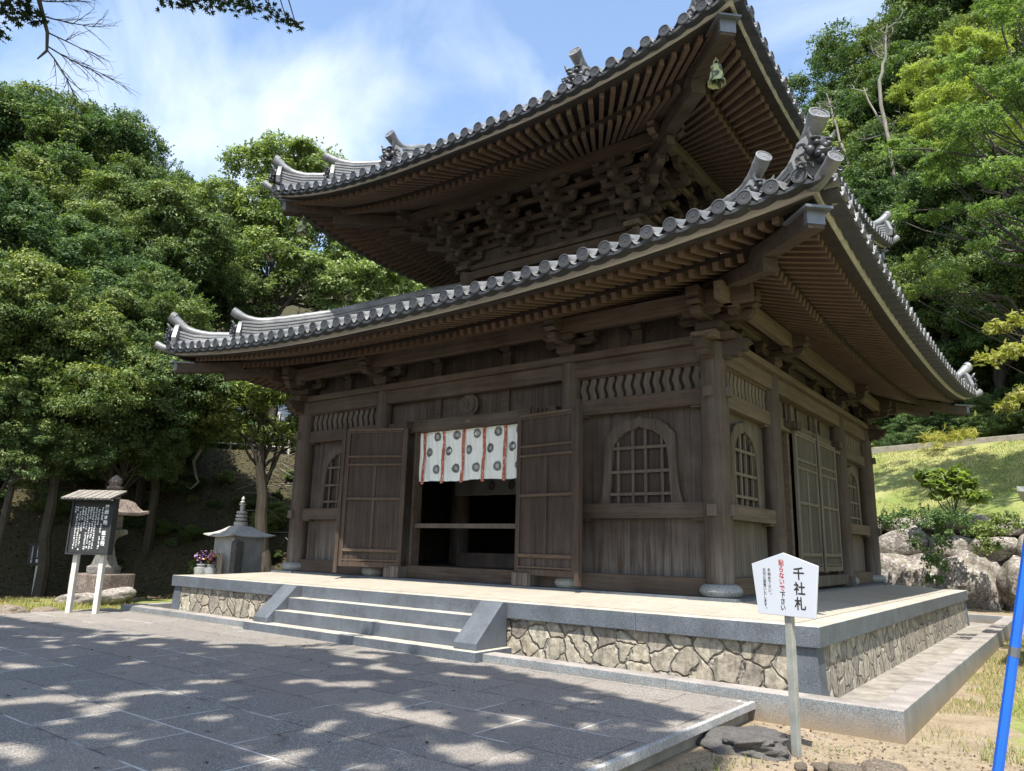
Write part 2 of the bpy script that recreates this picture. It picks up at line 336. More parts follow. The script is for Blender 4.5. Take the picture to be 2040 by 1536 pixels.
M['blue'] = flat('blue_painted_pole', (.008, .12, .60), .35, 0, .08, 6, 0)
M['conc'] = flat('rough_concrete', (.26, .235, .19), .9, 0, .25, 6, .4)
M['wet'] = flat('dark_rubble_stone', (.075, .07, .065), .8, 0, .4, 14, .6)
M['drain'] = flat('drain_concrete', (.235, .215, .185), .9, 0, .40, 5, .3)
def boulder_mat(name, a, b_, lich):
    m, t, b = newmat(name); v = coord(t); n = noise(t, v, 4.5, 10, .72, .4); c = ramp(t, n, [(.36, a), (.62, b_)])
    n2 = noise(t, v, 9, 6, .7, .6); c = mixc(t, ramp(t, n2, [(.50, (0, 0, 0)), (.60, (.85,)*3)]), c, lich)
    n3 = noise(t, v, 2.2, 3, .6); c = mixc(t, ramp(t, n3, [(.55, (0, 0, 0)), (.65, (.45,)*3)]), c, (.09, .12, .04))
    t.links.new(c, b.inputs['Base Color']); b.inputs['Roughness'].default_value = .95; bump(t, b, n, 1.0, .06); return m
M['boulder'] = boulder_mat('lichened_boulder', (.13, .11, .098), (.30, .255, .225), (.50, .48, .44))
M['rock'] = boulder_mat('sandstone_rock', (.14, .10, .075), (.27, .21, .16), (.36, .32, .26))
def groundm():
    m, t, b = newmat('earth_and_grass'); v = coord(t); geo = N(t, 'ShaderNodeNewGeometry'); xs = sepx(t, geo.outputs['Position'])
    n = noise(t, v, 3.5, 10, .72); dirt = ramp(t, n, [(.3, (.10, .078, .050)), (.50, (.215, .172, .115)), (.72, (.34, .285, .205))])
    n5 = noise(t, v, 70, 3, .7); dirt = mixc(t, .35, dirt, ramp(t, n5, [(.35, (.12, .09, .06)), (.65, (.55, .45, .32))]))
    g1 = noise(t, v, 22, 6, .8); grass = ramp(t, g1, [(.3, (.075, .115, .028)), (.5, (.155, .20, .055)), (.7, (.31, .32, .12))])
    n2 = noise(t, v, .55, 6, .65); gm = ramp(t, n2, [(.42, (0, 0, 0)), (.56, (1, 1, 1))]); lawn = mixc(t, gm, grass, mixc(t, .5, grass, (.36, .32, .15)))
    lit = ramp(t, noise(t, v, 16, 8, .8), [(.35, (.022, .022, .013)), (.55, (.065, .060, .034)), (.72, (.17, .125, .08))])
    # lawn on the right hand side and on the bank, litter in the wood on the left
    a = N(t, 'ShaderNodeAttribute', attribute_name='cover'); sp = N(t, 'ShaderNodeSeparateColor'); t.links.new(a.outputs['Color'], sp.inputs[0])
    e1 = math_(t, 'ADD', sp.outputs[0], math_(t, 'MULTIPLY', math_(t, 'SUBTRACT', noise(t, v, 1.4, 6, .7), .5), 1.1))
    c = mixc(t, ramp(t, e1, [(.42, (0, 0, 0)), (.58, (1, 1, 1))]), dirt, lawn)
    e2 = math_(t, 'ADD', sp.outputs[1], math_(t, 'MULTIPLY', math_(t, 'SUBTRACT', noise(t, v, 1.9, 5, .7), .5), .8))
    c = mixc(t, ramp(t, e2, [(.42, (0, 0, 0)), (.58, (1, 1, 1))]), c, lit)
    t.links.new(c, b.inputs['Base Color']); b.inputs['Roughness'].default_value = 1; b.inputs['Specular IOR Level'].default_value = .1
    bump(t, b, mixc(t, .5, n, n5), .7, .03); return m
M['ground'] = groundm()
def leafm(name, cols, rough=.45, trans=.35):
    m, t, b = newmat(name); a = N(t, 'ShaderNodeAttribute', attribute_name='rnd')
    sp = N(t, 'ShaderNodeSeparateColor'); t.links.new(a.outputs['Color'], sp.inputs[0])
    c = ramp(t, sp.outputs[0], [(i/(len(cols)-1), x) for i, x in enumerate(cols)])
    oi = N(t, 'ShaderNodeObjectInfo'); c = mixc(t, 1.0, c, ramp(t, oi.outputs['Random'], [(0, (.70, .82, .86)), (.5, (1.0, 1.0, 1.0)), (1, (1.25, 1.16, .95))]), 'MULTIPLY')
    t.links.new(c, b.inputs['Base Color']); b.inputs['Roughness'].default_value = rough+.12; b.inputs['Specular IOR Level'].default_value = .22
    tr = N(t, 'ShaderNodeBsdfTranslucent'); t.links.new(mixc(t, 1.0, c, (1.5, 1.7, .6), 'MULTIPLY'), tr.inputs['Color'])
    ms = N(t, 'ShaderNodeMixShader'); ms.inputs[0].default_value = trans; out = t.nodes['Material Output']
    t.links.new(b.outputs[0], ms.inputs[1]); t.links.new(tr.outputs[0], ms.inputs[2]); t.links.new(ms.outputs[0], out.inputs['Surface']); return m
M['leafE'] = leafm('evergreen_leaves', [(.032, .066, .030), (.070, .116, .046), (.138, .184, .068), (.33, .355, .135)], .42, .25)
M['leafC'] = leafm('fresh_leaves', [(.085, .13, .052), (.15, .205, .082), (.23, .285, .12), (.38, .43, .20)], .4, .3)
M['leafF'] = leafm('pale_feathery_leaves', [(.10, .15, .055), (.18, .235, .080), (.28, .335, .12), (.47, .48, .20)], .5, .4)
M['leafM'] = leafm('maple_leaves', [(.008, .018, .007), (.014, .03, .010), (.022, .04, .012)], .5, .05)
M['leafY'] = leafm('yellow_leaves', [(.18, .20, .05), (.32, .31, .10), (.45, .40, .16)], .5, .4)
M['bark'] = wood('bark', (.022, .018, .013), (.072, .060, .045), axis='z', gamt=.3, grey=(.12, .11, .09))
M['barkl'] = wood('pale_bark', (.15, .135, .115), (.31, .285, .245), axis='z', gamt=.3, grey=(.3, .29, .26))

# ================================================================ PLATFORM, STEPS, KERB, PAVING
PF, PR, PL, PB = 6.365, 6.32, 6.20, 6.0
plat = empty('stone_platform', (0, 0, -.8), 'raised stone platform with granite rim and crazy-stone sides under the temple hall', 'platform')
PO = T(0, 0, .8)
def pm(): return MB(PO)
f = pm(); Z = lambda x, y: .10 if max(abs(x), abs(y)) < 4.9 else .10
ri = [(-PL+.3, -PF+.3), (PR-.3, -PF+.3), (PR-.3, PB-.3), (-PL+.3, PB-.3)]; rc = [(-4.9, -4.9), (4.9, -4.9), (4.9, 4.9), (-4.9, 4.9)]
f.add([(x, y, .002) for x, y in ri]+[(x, y, .095) for x, y in rc], [(0, 1, 5, 4), (1, 2, 6, 5), (2, 3, 7, 6), (3, 0, 4, 7), (4, 5, 6, 7)])
f.build('floor', M['floor'], plat)
def rim(x0, x1, y0, y1):
    b = pm(); b.box(x0, x1, y0, y1, -.21, 0); b.m[1] = 1; return b.build('edge_slab', [M['gran'], M['tread']], plat, bevel=.008, fix=False)
def rimrow(n, fx):
    for i in range(n): fx(i/n, (i+1)/n)
rimrow(6, lambda a, b: rim(-PL+a*(PL+PR)+.0015, -PL+b*(PL+PR)-.0015, -PF, -PF+.3))
rimrow(6, lambda a, b: rim(-PL+a*(PL+PR)+.0015, -PL+b*(PL+PR)-.0015, PB-.3, PB))
rimrow(5, lambda a, b: rim(PR-.3, PR, -PF+.302+a*(PF+PB-.604), -PF+.302+b*(PF+PB-.604)-.003))
rimrow(5, lambda a, b: rim(-PL, -PL+.3, -PF+.302+a*(PF+PB-.604), -PF+.302+b*(PF+PB-.604)-.003))
# battered stone facing
def facing(x0, y0, x1, y1, nx, ny):
    b = pm(); a = .065; c = .03
    # top inset a, bottom inset c along the outward normal
    b.add([(x0-nx*a, y0-ny*a, -.21), (x1-nx*a, y1-ny*a, -.21), (x1-nx*c, y1-ny*c, -.85), (x0-nx*c, y0-ny*c, -.85)], [(0, 1, 2, 3)])
    return b.build('stone_facing', M['crazy'], plat)
facing(-PL+.1, -PF, -2.1, -PF, 0, -1); facing(2.0, -PF, PR-.1, -PF, 0, -1)
facing(PR, -PF+.1, PR, PB-.1, 1, 0); facing(-PL, -PF+.1, -PL, PB-.1, -1, 0); facing(-PL+.1, PB, PR-.1, PB, 0, 1)
for sx, ex in ((1, PR), (-1, PL)):
    for sy, ey in ((-1, PF), (1, PB)):
        b = pm(); w_ = .24
        def q(ix, iy, z): return (sx*(ex-ix), sy*(ey-iy), z)
        b.add([q(.05, .05, -.212), q(.05+w_, .05, -.212), q(.05+w_, .05+w_, -.212), q(.05, .05+w_, -.212),
               q(.015, .015, -.85), q(.015+w_+.06, .015, -.85), q(.015+w_+.06, .015+w_+.06, -.85), q(.015, .015+w_+.06, -.85)],
              [(0, 1, 2, 3), (4, 5, 6, 7), (0, 1, 5, 4), (1, 2, 6, 5), (2, 3, 7, 6), (3, 0, 4, 7)])
        b.build('corner_post', M['gran'], plat, bevel=.006)
# steps
for y0, z0, z1, x0, x1 in ((-6.62, -.375, -.188, -2.03, 1.95), (-6.87, -.565, -.377, -2.03, 1.95), (-7.12, -.80, -.567, -2.5, 2.42)):
    n = 3; st = pm()
    for i in range(n):
        st.box(x0+(x1-x0)*i/n+.001, x0+(x1-x0)*(i+1)/n-.001, y0, -6.366, z0, z1); st.m[-5] = 1
    st.build('step', [M['gran'], M['tread']], plat, bevel=.006, fix=False)
for s in (-1, 1):
    b = pm(); b.prism([(-6.367, -.001), (-6.47, -.001), (-7.0, -.485), (-7.0, -.566), (-6.367, -.566)], s*1.952-(.08 if s < 0 else 0), s*2.33-(.08 if s < 0 else 0), 'x')
    b.build('cheek_stone', M['gran'], plat, bevel=.008)
# treads are worn pale with dust
kerb = empty('drain_kerb', (0, 0, -.85), 'low granite kerb and shallow drain running round the foot of the stone platform', 'kerb')
KO = T(0, 0, .85)
def kb(x0, x1, y0, y1, name='kerb_stone'):
    b = MB(KO); b.box(x0, x1, y0, y1, -1.0, -.59); b.m[1] = 1; b.build(name, [M['curb'], M['ktop']], kerb, bevel=.008, fix=False)
CR, CF, CL, CB = 7.15, 6.98, 6.9, 7.2
kb(-CL, -2.503, -CF, -CF+.25); kb(2.423, 4.9, -CF, -CF+.25); kb(4.903, CR, -CF, -CF+.25)
kb(CR-.25, CR, -CF+.252, -2.2); kb(CR-.25, CR, -2.198, 2.6); kb(CR-.25, CR, 2.602, CB-.252); kb(-CL, CR, CB-.25, CB); kb(-CL, -CL+.25, -CF+.252, CB-.252)
b = MB(KO); b.add([(-CL+.2, -CF+.2, -.775), (CR-.2, -CF+.2, -.775), (CR-.2, CB-.2, -.775), (-CL+.2, CB-.2, -.775)], [(0, 1, 2, 3)]); b.build('drain_floor', M['drain'], kerb)
pv = MB(); pv.box(-7.3, 5.80, -26, -CF-.002, -.76, -.69); o_ = pv.build('pavement', M['pave']); tag(o_, kind='structure')
pv = MB(); pv.box(5.802, 5.85, -26, -CF-.004, -.755, -.686); o_ = pv.build('pavement_edge', M['cen'], bevel=.005); tag(o_, kind='structure')
pv = MB(); pv.box(-7.25, 5.78, -26, -CF-.01, -1.1, -.762); o_ = pv.build('pavement_base', M['conc']); tag(o_, kind='structure')

# ================================================================ TEMPLE HALL
hall = empty('temple_hall', (0, 0, 0), 'two-tiered wooden temple hall with grey tiled curving roofs on a stone platform', 'temple')
def kM(k): return RZ(k*PI/2)
A, B_ = 4.6, 2.19
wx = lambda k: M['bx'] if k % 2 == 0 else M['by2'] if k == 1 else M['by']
# columns with round stone bases
base = {}
cols = sorted({(round(sx, 3), round(sy, 3)) for sx in (-A, -B_, B_, A) for sy in (-A, -B_, B_, A) if max(abs(sx), abs(sy)) > 4})
for (x, y) in cols:
    cor = abs(x) > 4 and abs(y) > 4; r = .195 if cor else .165
    if 'c%d' % cor not in base:
        c = MB(); c.lathe([(r*.93, .27), (r, .42), (r, 2.6), (r*.95, 3.72)], 28); co = c.build('column', M['col'], hall, smooth=True)
        p = MB(); p.lathe([(r*.95, .125), (r*1.15, .128), (r*1.38, .16), (r*1.48, .205), (r*1.42, .25), (r*1.2, .288), (r*1.03, .300), (r*.8, .303)], 28)
        po = p.build('column_base', M['ped'], co, smooth=True)
        q = MB(); q.box(-r*1.75, r*1.75, -r*1.75, r*1.75, .085, .13); qo = q.build('base_slab', M['gran'], co)
        base['c%d' % cor] = (co, po, qo)
    else:
        a_, b2, c2 = base['c%d' % cor]; co = a_.copy(); COL.objects.link(co); po = b2.copy(); COL.objects.link(po); po.parent = co; qo = c2.copy(); COL.objects.link(qo); qo.parent = co
    co.location = (x, y, 0)
# inner columns
for x in (-B_, B_):
    for y in (-B_, B_):
        c = MB(); c.lathe([(.22, .12), (.22, 6.9)], 24, M=T(x, y, 0)); c.build('column', M['col'], hall, smooth=True)
# katomado outline
def resamp(pts, n):
    d = [0]
    for a, b in zip(pts, pts[1:]): d.append(d[-1]+math.dist(a, b))
    return [(np.interp(d[-1]*i/(n-1), d, [p[0] for p in pts]), np.interp(d[-1]*i/(n-1), d, [p[1] for p in pts])) for i in range(n)]
WI = [(.51, 1.405), (.49, 1.7), (.478, 2.0), (.455, 2.18), (.435, 2.26), (.415, 2.32), (.37, 2.35), (.355, 2.40), (.28, 2.43), (.26, 2.47), (.15, 2.50), (.06, 2.52), (0, 2.56)]
WO = [(.69, 1.405), (.645, 1.55), (.61, 1.8), (.595, 2.05), (.59, 2.3), (.585, 2.40), (.55, 2.47), (.50, 2.485), (.47, 2.54), (.43, 2.58), (.36, 2.60), (.33, 2.63), (.22, 2.655), (.08, 2.67), (0, 2.71)]
WIr, WOr = resamp(WI, 30), resamp(WO, 30)
def window(k, s0, par):
    F = kM(k)
    m = MB(F); d = 4.50
    def ring(y):
        i = [(s0+x, y, z) for x, z in WIr]+[(s0-x, y, z) for x, z in WIr[-2::-1]]
        o = [(s0+x, y, z) for x, z in WOr]+[(s0-x, y, z) for x, z in WOr[-2::-1]]; return i, o
    i0, o0 = ring(-4.585); i1, o1 = ring(-4.50)
    n = len(i0)
    mid = [((a[0]*.25+b[0]*.75), -4.592, (a[2]*.25+b[2]*.75)) for a, b in zip(i0, o0)]
    vs = i1+i0+mid+o0+o1; fs = []
    for r in range(4):
        for j in range(n-1): fs.append((r*n+j, r*n+j+1, (r+1)*n+j+1, (r+1)*n+j))
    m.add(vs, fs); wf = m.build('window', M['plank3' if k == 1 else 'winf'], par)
    bb = MB(F); pts = [(s0+x, z) for x, z in WIr]+[(s0-x, z) for x, z in WIr[-2::-1]]; bb.add([(x, -4.508, z) for x, z in pts], [tuple(range(len(pts)))]); bb.build('shutter', M['dark'], wf)
    l = MB(F)
    for x in (-.37, -.12, .09, .36):
        zt = np.interp(abs(x), [p[0] for p in WI[::-1]], [p[1] for p in WI[::-1]])
        l.box(s0+x-.022, s0+x+.022, -4.555, -4.525, 1.405, zt)
    for z in (1.54, 1.875, 2.235):
        xw = np.interp(z, [p[1] for p in WI], [p[0] for p in WI]); l.box(s0-xw, s0+xw, -4.572, -4.538, z-.022, z+.022)
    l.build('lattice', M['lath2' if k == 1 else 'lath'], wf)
def door_leaf(width, z0, z1, mat, pm_, par, hinge, ang, stile=True, name='door_leaf', double=True):
    # local: x from 0 (hinge) to width, y thickness (front at -y)
    Mx = T(*hinge) @ RZ(ang); sg = 1
    fr = MB(Mx); t = .05; h = z1-z0
    zs = [(z0, z0+.09), (z0+.26, z0+.33), (z0+.4*h-.0, z0+.4*h+.07), (z0+.72*h, z0+.72*h+.05), (z0+.78*h, z0+.78*h+.05), (z1-.09, z1)]
    zs[2] = (z0+.47*h, z0+.47*h+.06)
    fr.box(0, .085, -t, 0, z0, z1); fr.box(width-.085, width, -t, 0, z0, z1)
    for a, b in zs: fr.box(.086, width-.086, -t+.004, -.002, a, b)
    fr.box(width/2-.03, width/2+.03, -t+.006, -.004, z0+.331, z0+.47*h-.001); fr.box(width/2-.03, width/2+.03, -t+.006, -.004, z0+.47*h+.061, z0+.72*h-.001)
    lf = fr.build(name, mat, par, bevel=.004)
    pn = MB(Mx); pn.box(.02, width-.02, -t+.028, -.012, z0+.02, z1-.02); pn.build('panel', pm_, lf)
    for a, b in [(a_+.012, b_-.012) for a_, b_ in zs[1:5]]+[(z0+.11, z0+.13), (z1-.05, z1-.015)]:
        rl = MB(Mx); rl.box(.07, width-.07, -t-(.02 if b == z1-.015 else .008), -t+.0035, a, b); rl.build('moulding', M['mould'] if mat is M['door'] else mat, lf)
    if stile:
        s_ = MB(Mx); s_.box(width+.001, width+.075, -t-.03, .02, z0-.12, z1+.12); s_.build('stile', mat, lf, bevel=.005)
    return lf
for k in range(4):
    F = kM(k); fx = wx(k)
    # wall skin
    wl = MB(F)
    for a, b in ((-A, -B_), (B_, A)): wl.box(a, b, -4.50, -4.44, .12, 3.42)
    if k == 0:
        wl.box(-B_, B_, -4.50, -4.44, 2.86, 3.42); wl.box(-B_, -1.24, -4.50, -4.44, .12, 2.859); wl.box(1.27, B_, -4.50, -4.44, .12, 2.859)
    else: wl.box(-B_, B_, -4.50, -4.44, .12, 3.42)
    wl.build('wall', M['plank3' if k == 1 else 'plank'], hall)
    up_ = MB(F); up_.box(-A-.1, A+.1, -4.47, -4.42, 3.77, 4.75); up_.build('upper_wall', M['plank2'], hall)
    bs = MB(F); bs.box(-4.86, 4.86, -4.90, -4.6, .088, .128); bs.build('base_course', M['gran'], hall, bevel=.004)
    for s in (-1, 1):
        c0 = s*(A+B_)/2; x0, x1 = sorted((s*(B_+.12), s*(A-.15)))
        b = MB(F); b.box(x0, x1, -4.66, -4.502, .13, .37); b.build('floor_sill', fx, hall, bevel=.006)
        b = MB(F); b.box(x0, x1, -4.665, -4.502, 1.18, 1.40); b.box(x0, x0+.22, -4.64, -4.502, 1.145, 1.18); b.box(x1-.22, x1, -4.64, -4.502, 1.145, 1.18); b.build('waist_beam', fx, hall, bevel=.006)
        b = MB(F); b.box(x0, x1, -4.655, -4.502, 2.79, 3.015); b.box(x0, x0+.2, -4.63, -4.502, 2.755, 2.79); b.box(x1-.2, x1, -4.63, -4.502, 2.755, 2.79); b.build('lintel_beam', fx, hall, bevel=.006)
        window(k, s*3.385, hall)
        tr = MB(F); tr.box(x0, x1, -4.62, -4.502, 3.016, 3.036); tr.box(x0, x1, -4.62, -4.502, 3.38, 3.401); tr.box(x0, x0+.03, -4.618, -4.504, 3.037, 3.379); tr.box(x1-.03, x1, -4.618, -4.504, 3.037, 3.379)
        to = tr.build('transom', fx, hall)
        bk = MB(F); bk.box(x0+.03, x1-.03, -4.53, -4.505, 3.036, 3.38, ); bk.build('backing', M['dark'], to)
        sl = MB(F); n = 13; pw = (x1-x0-.06)/n
        for i in range(n):
            cx = x0+.03+pw*(i+.5); zz = np.linspace(3.037, 3.379, 15); P = []
            for z in zz:
                dx = .018*math.sin((z-3.037)/.342*2*PI*1.25+.6); hw = pw*.31
                P.append([(cx+dx-hw, -4.545, z), (cx+dx-hw, -4.585, z), (cx+dx+hw, -4.585, z), (cx+dx+hw, -4.545, z)])
            sl.grid(P, closed=True)
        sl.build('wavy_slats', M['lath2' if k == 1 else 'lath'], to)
        # beam ends showing through the corner post
        for z0, z1 in ((1.2, 1.36), (2.86, 3.0)):
            e = MB(F); e.box(s*A-.06, s*A+.06, -4.86, -4.76, z0, z1); e.build('beam_end', M['lath'], hall, bevel=.006)
    b = MB(F); b.box(-B_+.14, B_-.14, -4.66, -4.502, .13, .35) if k == 0 else b.box(-B_+.14, B_-.14, -4.66, -4.502, .13, .35); b.build('threshold', fx, hall, bevel=.006)
    b = MB(F); b.box(-A-.12, A+.12, -4.70, -4.503, 3.402, 3.662); b.build('head_beam', fx, hall, bevel=.008)
    b = MB(F); b.box(-4.98, 4.98, -4.80, -4.42, 3.664, 3.775); b.build('plate_beam', fx, hall, bevel=.012)
    for s in (-1, 1):   # carved beam noses past the corner posts
        nz_ = MB(F); pr = [(s*4.72, 3.42), (s*4.72, 3.66), (s*5.14, 3.66), (s*5.17, 3.60), (s*5.10, 3.57), (s*5.10, 3.50), (s*5.02, 3.49), (s*4.98, 3.42), (s*4.88, 3.44), (s*4.82, 3.40)]
        nz_.prism(pr, -4.68, -4.52); nz_.build('beam_nose', M['brk'], hall, bevel=.006)
    # centre bay
    b = MB(F); b.box(-1.95, 1.95, -4.70, -4.503, 2.785, 2.995); lb = b.build('door_lintel', fx, hall, bevel=.008)
    for s in (-1, 1):
        e = MB(F); e.box(s*1.42-.13, s*1.42+.13, -4.86, -4.702, 2.845, 2.975); e.box(s*1.42+.14*s-.05, s*1.42+.14*s+.05, -4.82, -4.702, 2.86, 2.96)
        for q in range(3): e.box(s*(1.62+.07*q)-.025, s*(1.62+.07*q)+.025, -4.79+.02*q, -4.702, 2.85, 2.97)
        e.build('pivot_block', M['brk'], hall, bevel=.006)
        e = MB(F); e.box(s*1.46-.18, s*1.46+.18, -4.90, -4.662, .135, .33)
        for q in (-.1, .02, .12): e.box(s*1.46+q-.012, s*1.46+q+.012, -4.91, -4.901, .135, .33)
        e.build('pivot_foot', M['sdoorp'], hall, bevel=.006)
        e = MB(F); e.box(s*.80-.075, s*.80+.075, -4.56, -4.502, 3.0, 3.40); e.build('short_post', fx, hall, bevel=.004)
        e = MB(F); e.box(s*1.205-.05*(s < 0) , s*1.205+.05*(s > 0)+.0, -4.66, -4.44, .352, 2.783) if k == 0 else e.box(s*1.45-.05, s*1.45+.05, -4.66, -4.502, .352, 2.783); e.build('door_post', fx, hall, bevel=.005)
    if k == 0:
        g = MB(F @ T(0, -4.72, 3.205)); rr = .205
        g.lathe([(rr, 0), (rr, .05), (rr-.03, .055), (rr-.035, .03), (0.001, .03)], 40, M=Matrix.Rotation(PI/2, 4, 'X') @ T(0, 0, -.17), cap=False)
        for i in range(16):
            a = 2*PI*i/16; g.add([(.03*math.cos(a), -.055+.17, .03*math.sin(a)), (.155*math.cos(a-.14), -.05+.17, .155*math.sin(a-.14)), (.165*math.cos(a), -.065+.17, .165*math.sin(a)), (.155*math.cos(a+.14), -.05+.17, .155*math.sin(a+.14))], [(0, 1, 2, 3)], M=T(0, -.03, 0))
        g.lathe([(.03, 0), (.03, .03), (.001, .04)], 14, M=T(0, .085, 0) @ Matrix.Rotation(PI/2, 4, 'X'), cap=False)
        g.build('crest', M['lath'], hall)
        tx = MB(F); vs, fs = glyph('191', 0); tx.add([(v[0]*.1+.08, -4.703, v[2]*.1+2.885) for v in vs], fs); tx.build('lettering', M['gold'], lb)
        b = MB(F); b.box(-1.2, 1.2, -4.60, -4.53, 1.02, 1.10); o_ = b.build('barrier_rail', M['lath'], hall, bevel=.005); o_['label'] = 'pale horizontal rail across the open doorway'
        d1 = door_leaf(1.25, .30, 2.86, M['door'], M['doorp'], hall, (1.30, -4.80, 0), R(-7)); d1['label'] = 'right-hand brown door leaf swung open against the front wall'
        # left leaf mirrored
        d2 = door_leaf(1.27, .30, 2.86, M['door'], M['doorp'], hall, (-1.30, -4.78, 0), R(180+20.5), stile=True); d2['label'] = 'left-hand brown door leaf standing open at an angle'
        for oo in [d2]+list(d2.children):
            me = oo.data; H = Vector((-1.30, -4.78, 0)); Q = RZ(R(200.5))
            for v in me.vertices:
                l = Q.inverted() @ (v.co-H); l.y = -l.y; v.co = Q @ l + H
            me.flip_normals()
    elif k == 1 or True:
        for s in (-1, 1):
            dl = door_leaf(1.34, .42, 2.86, M['sdoor'], M['sdoorp'], hall, (0, 0, 0), 0, stile=False)
            for oo in [dl]+list(dl.children):
                me = oo.data
                for v in me.vertices:
                    x, y, z = v.co; x = x if s > 0 else -x; v.co = F @ Vector((x+s*.012, y-4.70, z))
                if s < 0: me.flip_normals()
        e = MB(F); e.box(-.04, .04, -4.79, -4.762, .40, 2.97); e.build('stile', M['sdoor'], hall, bevel=.004)
        e = MB(F); e.box(-1.36, 1.36, -4.84, -4.702, .18, .36); e.build('threshold', M['sdoorp'], hall, bevel=.005)
        for s in (-1, 1):
            for q in (.42, 1.12):
                e = MB(F); e.box(s*q-.02, s*q+.02, -4.535, -4.502, 3.0, 3.39); e.build('short_post', M['dark'], hall)
# interior: floor, dark ceiling, back cloth
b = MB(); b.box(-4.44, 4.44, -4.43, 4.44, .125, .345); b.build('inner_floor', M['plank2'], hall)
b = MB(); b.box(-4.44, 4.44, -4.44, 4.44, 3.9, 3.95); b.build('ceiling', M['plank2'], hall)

# ---------------------------------------------------------------- lower brackets, struts and purlin
def arm(mb, c, l, w_, z0, z1, ax, mi=0):
    # bracket arm with curved under side, centre c=(s,d), along 's' or 'd'
    h = z1-z0; pr = []
    for q in range(7):
        a = q/6*PI/2; pr.append((l/2-h*.9+h*.9*math.sin(a), z0+h*.75*(1-math.cos(a))))
    pts = [(-x, z) for x, z in pr[::-1]]+pr+[(l/2, z1), (-l/2, z1)]
    if ax == 's': mb.prism([(c[0]+x, z) for x, z in pts], -c[1]-w_/2, -c[1]+w_/2, 'y', mi)
    else: mb.prism([(-c[1]+x, z) for x, z in pts], c[0]-w_/2, c[0]+w_/2, 'x', mi)
def blk(mb, s, d, w_, z0, z1, mi=0):
    h = z1-z0; a = w_/2; zm = z0+h*.48
    r = lambda q, z: [(s-q, -d-q, z), (s+q, -d-q, z), (s+q, -d+q, z), (s-q, -d+q, z)]
    mb.grid([r(a*.68, z0), r(a*.76, z0+h*.2), r(a, zm), r(a, z1)], closed=True, mi=mi)
    mb.add(r(a*.68, z0), [(3, 2, 1, 0)], mi); mb.add(r(a, z1), [(0, 1, 2, 3)], mi)
for k in range(4):
    F = kM(k)
    for s in (-A, -B_, B_, A):
        b = MB(F); cor = abs(s) > 4
        blk(b, s, 4.62, .36, 3.776, 3.95)
        arm(b, (s, 4.62), .95, .13, 3.952, 4.075, 's')
        for q in (-.38, 0, .38): blk(b, s+q, 4.62, .2, 4.077, 4.17)
        arm(b, (s, 4.75), .95, .15, 3.951, 4.074, 'd') if not cor or k % 2 == 0 else arm(b, (s, 4.75), .95, .149, 3.9505, 4.0735, 'd')
        arm(b, (s, 5.0), .55, .12, 3.99, 4.076, 's')
        nose = [(-4.5, 4.10), (-4.5, 4.34), (-5.30, 4.34), (-5.30, 4.24), (-5.26, 4.19), (-5.31, 4.14), (-5.22, 4.10), (-5.12, 4.11), (-5.07, 4.09)]
        b.prism(nose, s-.095, s+.095, 'x')
        b.build('bracket', M['brk'], hall, bevel=.005)
    for s in (-3.37, -.82, .82, 3.37):
        b = MB(F); b.box(s-.09, s+.09, -4.58, -4.471, 3.776, 4.08); b.box(s-.14, s+.14, -4.56, -4.471, 3.776, 3.83)
        blk(b, s, 4.54, .22, 4.082, 4.17)
        for q in (-1, 1):
            for j in range(4): b.lathe([(.001, -.02), (.026, 0), (.001, .02)], 8, M=T(s+q*(.15+.045*j), -4.5, 4.05+.035*j), cap=False)
        b.build('strut', M['brk'], hall, bevel=.004)
    b = MB(F); b.box(-4.95, 4.95, -4.68, -4.55, 4.172, 4.30); b.build('wall_purlin', wx(k), hall, bevel=.006)
    b = MB(F); b.box(-5.35, 5.35, -5.065, -4.935, 4.078, 4.325); b.build('eave_purlin', wx(k), hall, bevel=.008)

# ---------------------------------------------------------------- eaves and roofs
CAMv = np.array(CAMP)
RAF = []      # (distance, p0, p1, w, h)
TIL = []      # eave-end tiles: (distance, matrix)
class Roof: pass
lo = Roof(); lo.E = 6.647; lo.Eo = 6.86; lo.L = .41; lo.p = 2.4; lo.fm = [0, 2.27, 3.28, 4.06, 4.37, 5.02, 5.71, 6.2, 6.86]; lo.fz = [7.2, 6.22, 5.77, 5.37, 5.22, 4.98, 4.74, 4.575, 4.345]
lo.zb = 4.185; lo.mtop = 2.3; lo.P = .304; lo.n = 22
hi = Roof(); hi.E = 5.367; hi.Eo = 5.53; hi.L = .60; hi.p = 2.75; hi.fm = [0, 1, 2, 3, 3.8, 4.19, 4.62, 5.0, 5.53]; hi.fz = [12.0, 11.05, 10.15, 9.40, 8.86, 8.66, 8.44, 8.26, 8.025]
hi.zb = 7.885; hi.mtop = 2.3; hi.P = .302; hi.n = 18
def lift(r, s): return r.L*(min(abs(s), r.E*1.03)/r.E)**r.p
def fz(r, m): return float(np.interp(m, r.fm, r.fz))
def sweep(mb, r, sec, F, n=44, mi=0):
    P = []
    for i in range(n+1):
        t = -1+2*i/n; P.append([(t*m_, -m_, z+lift(r, t*m_)) for m_, z in sec])
    mb.grid(P, mi, M=F, closed=True)
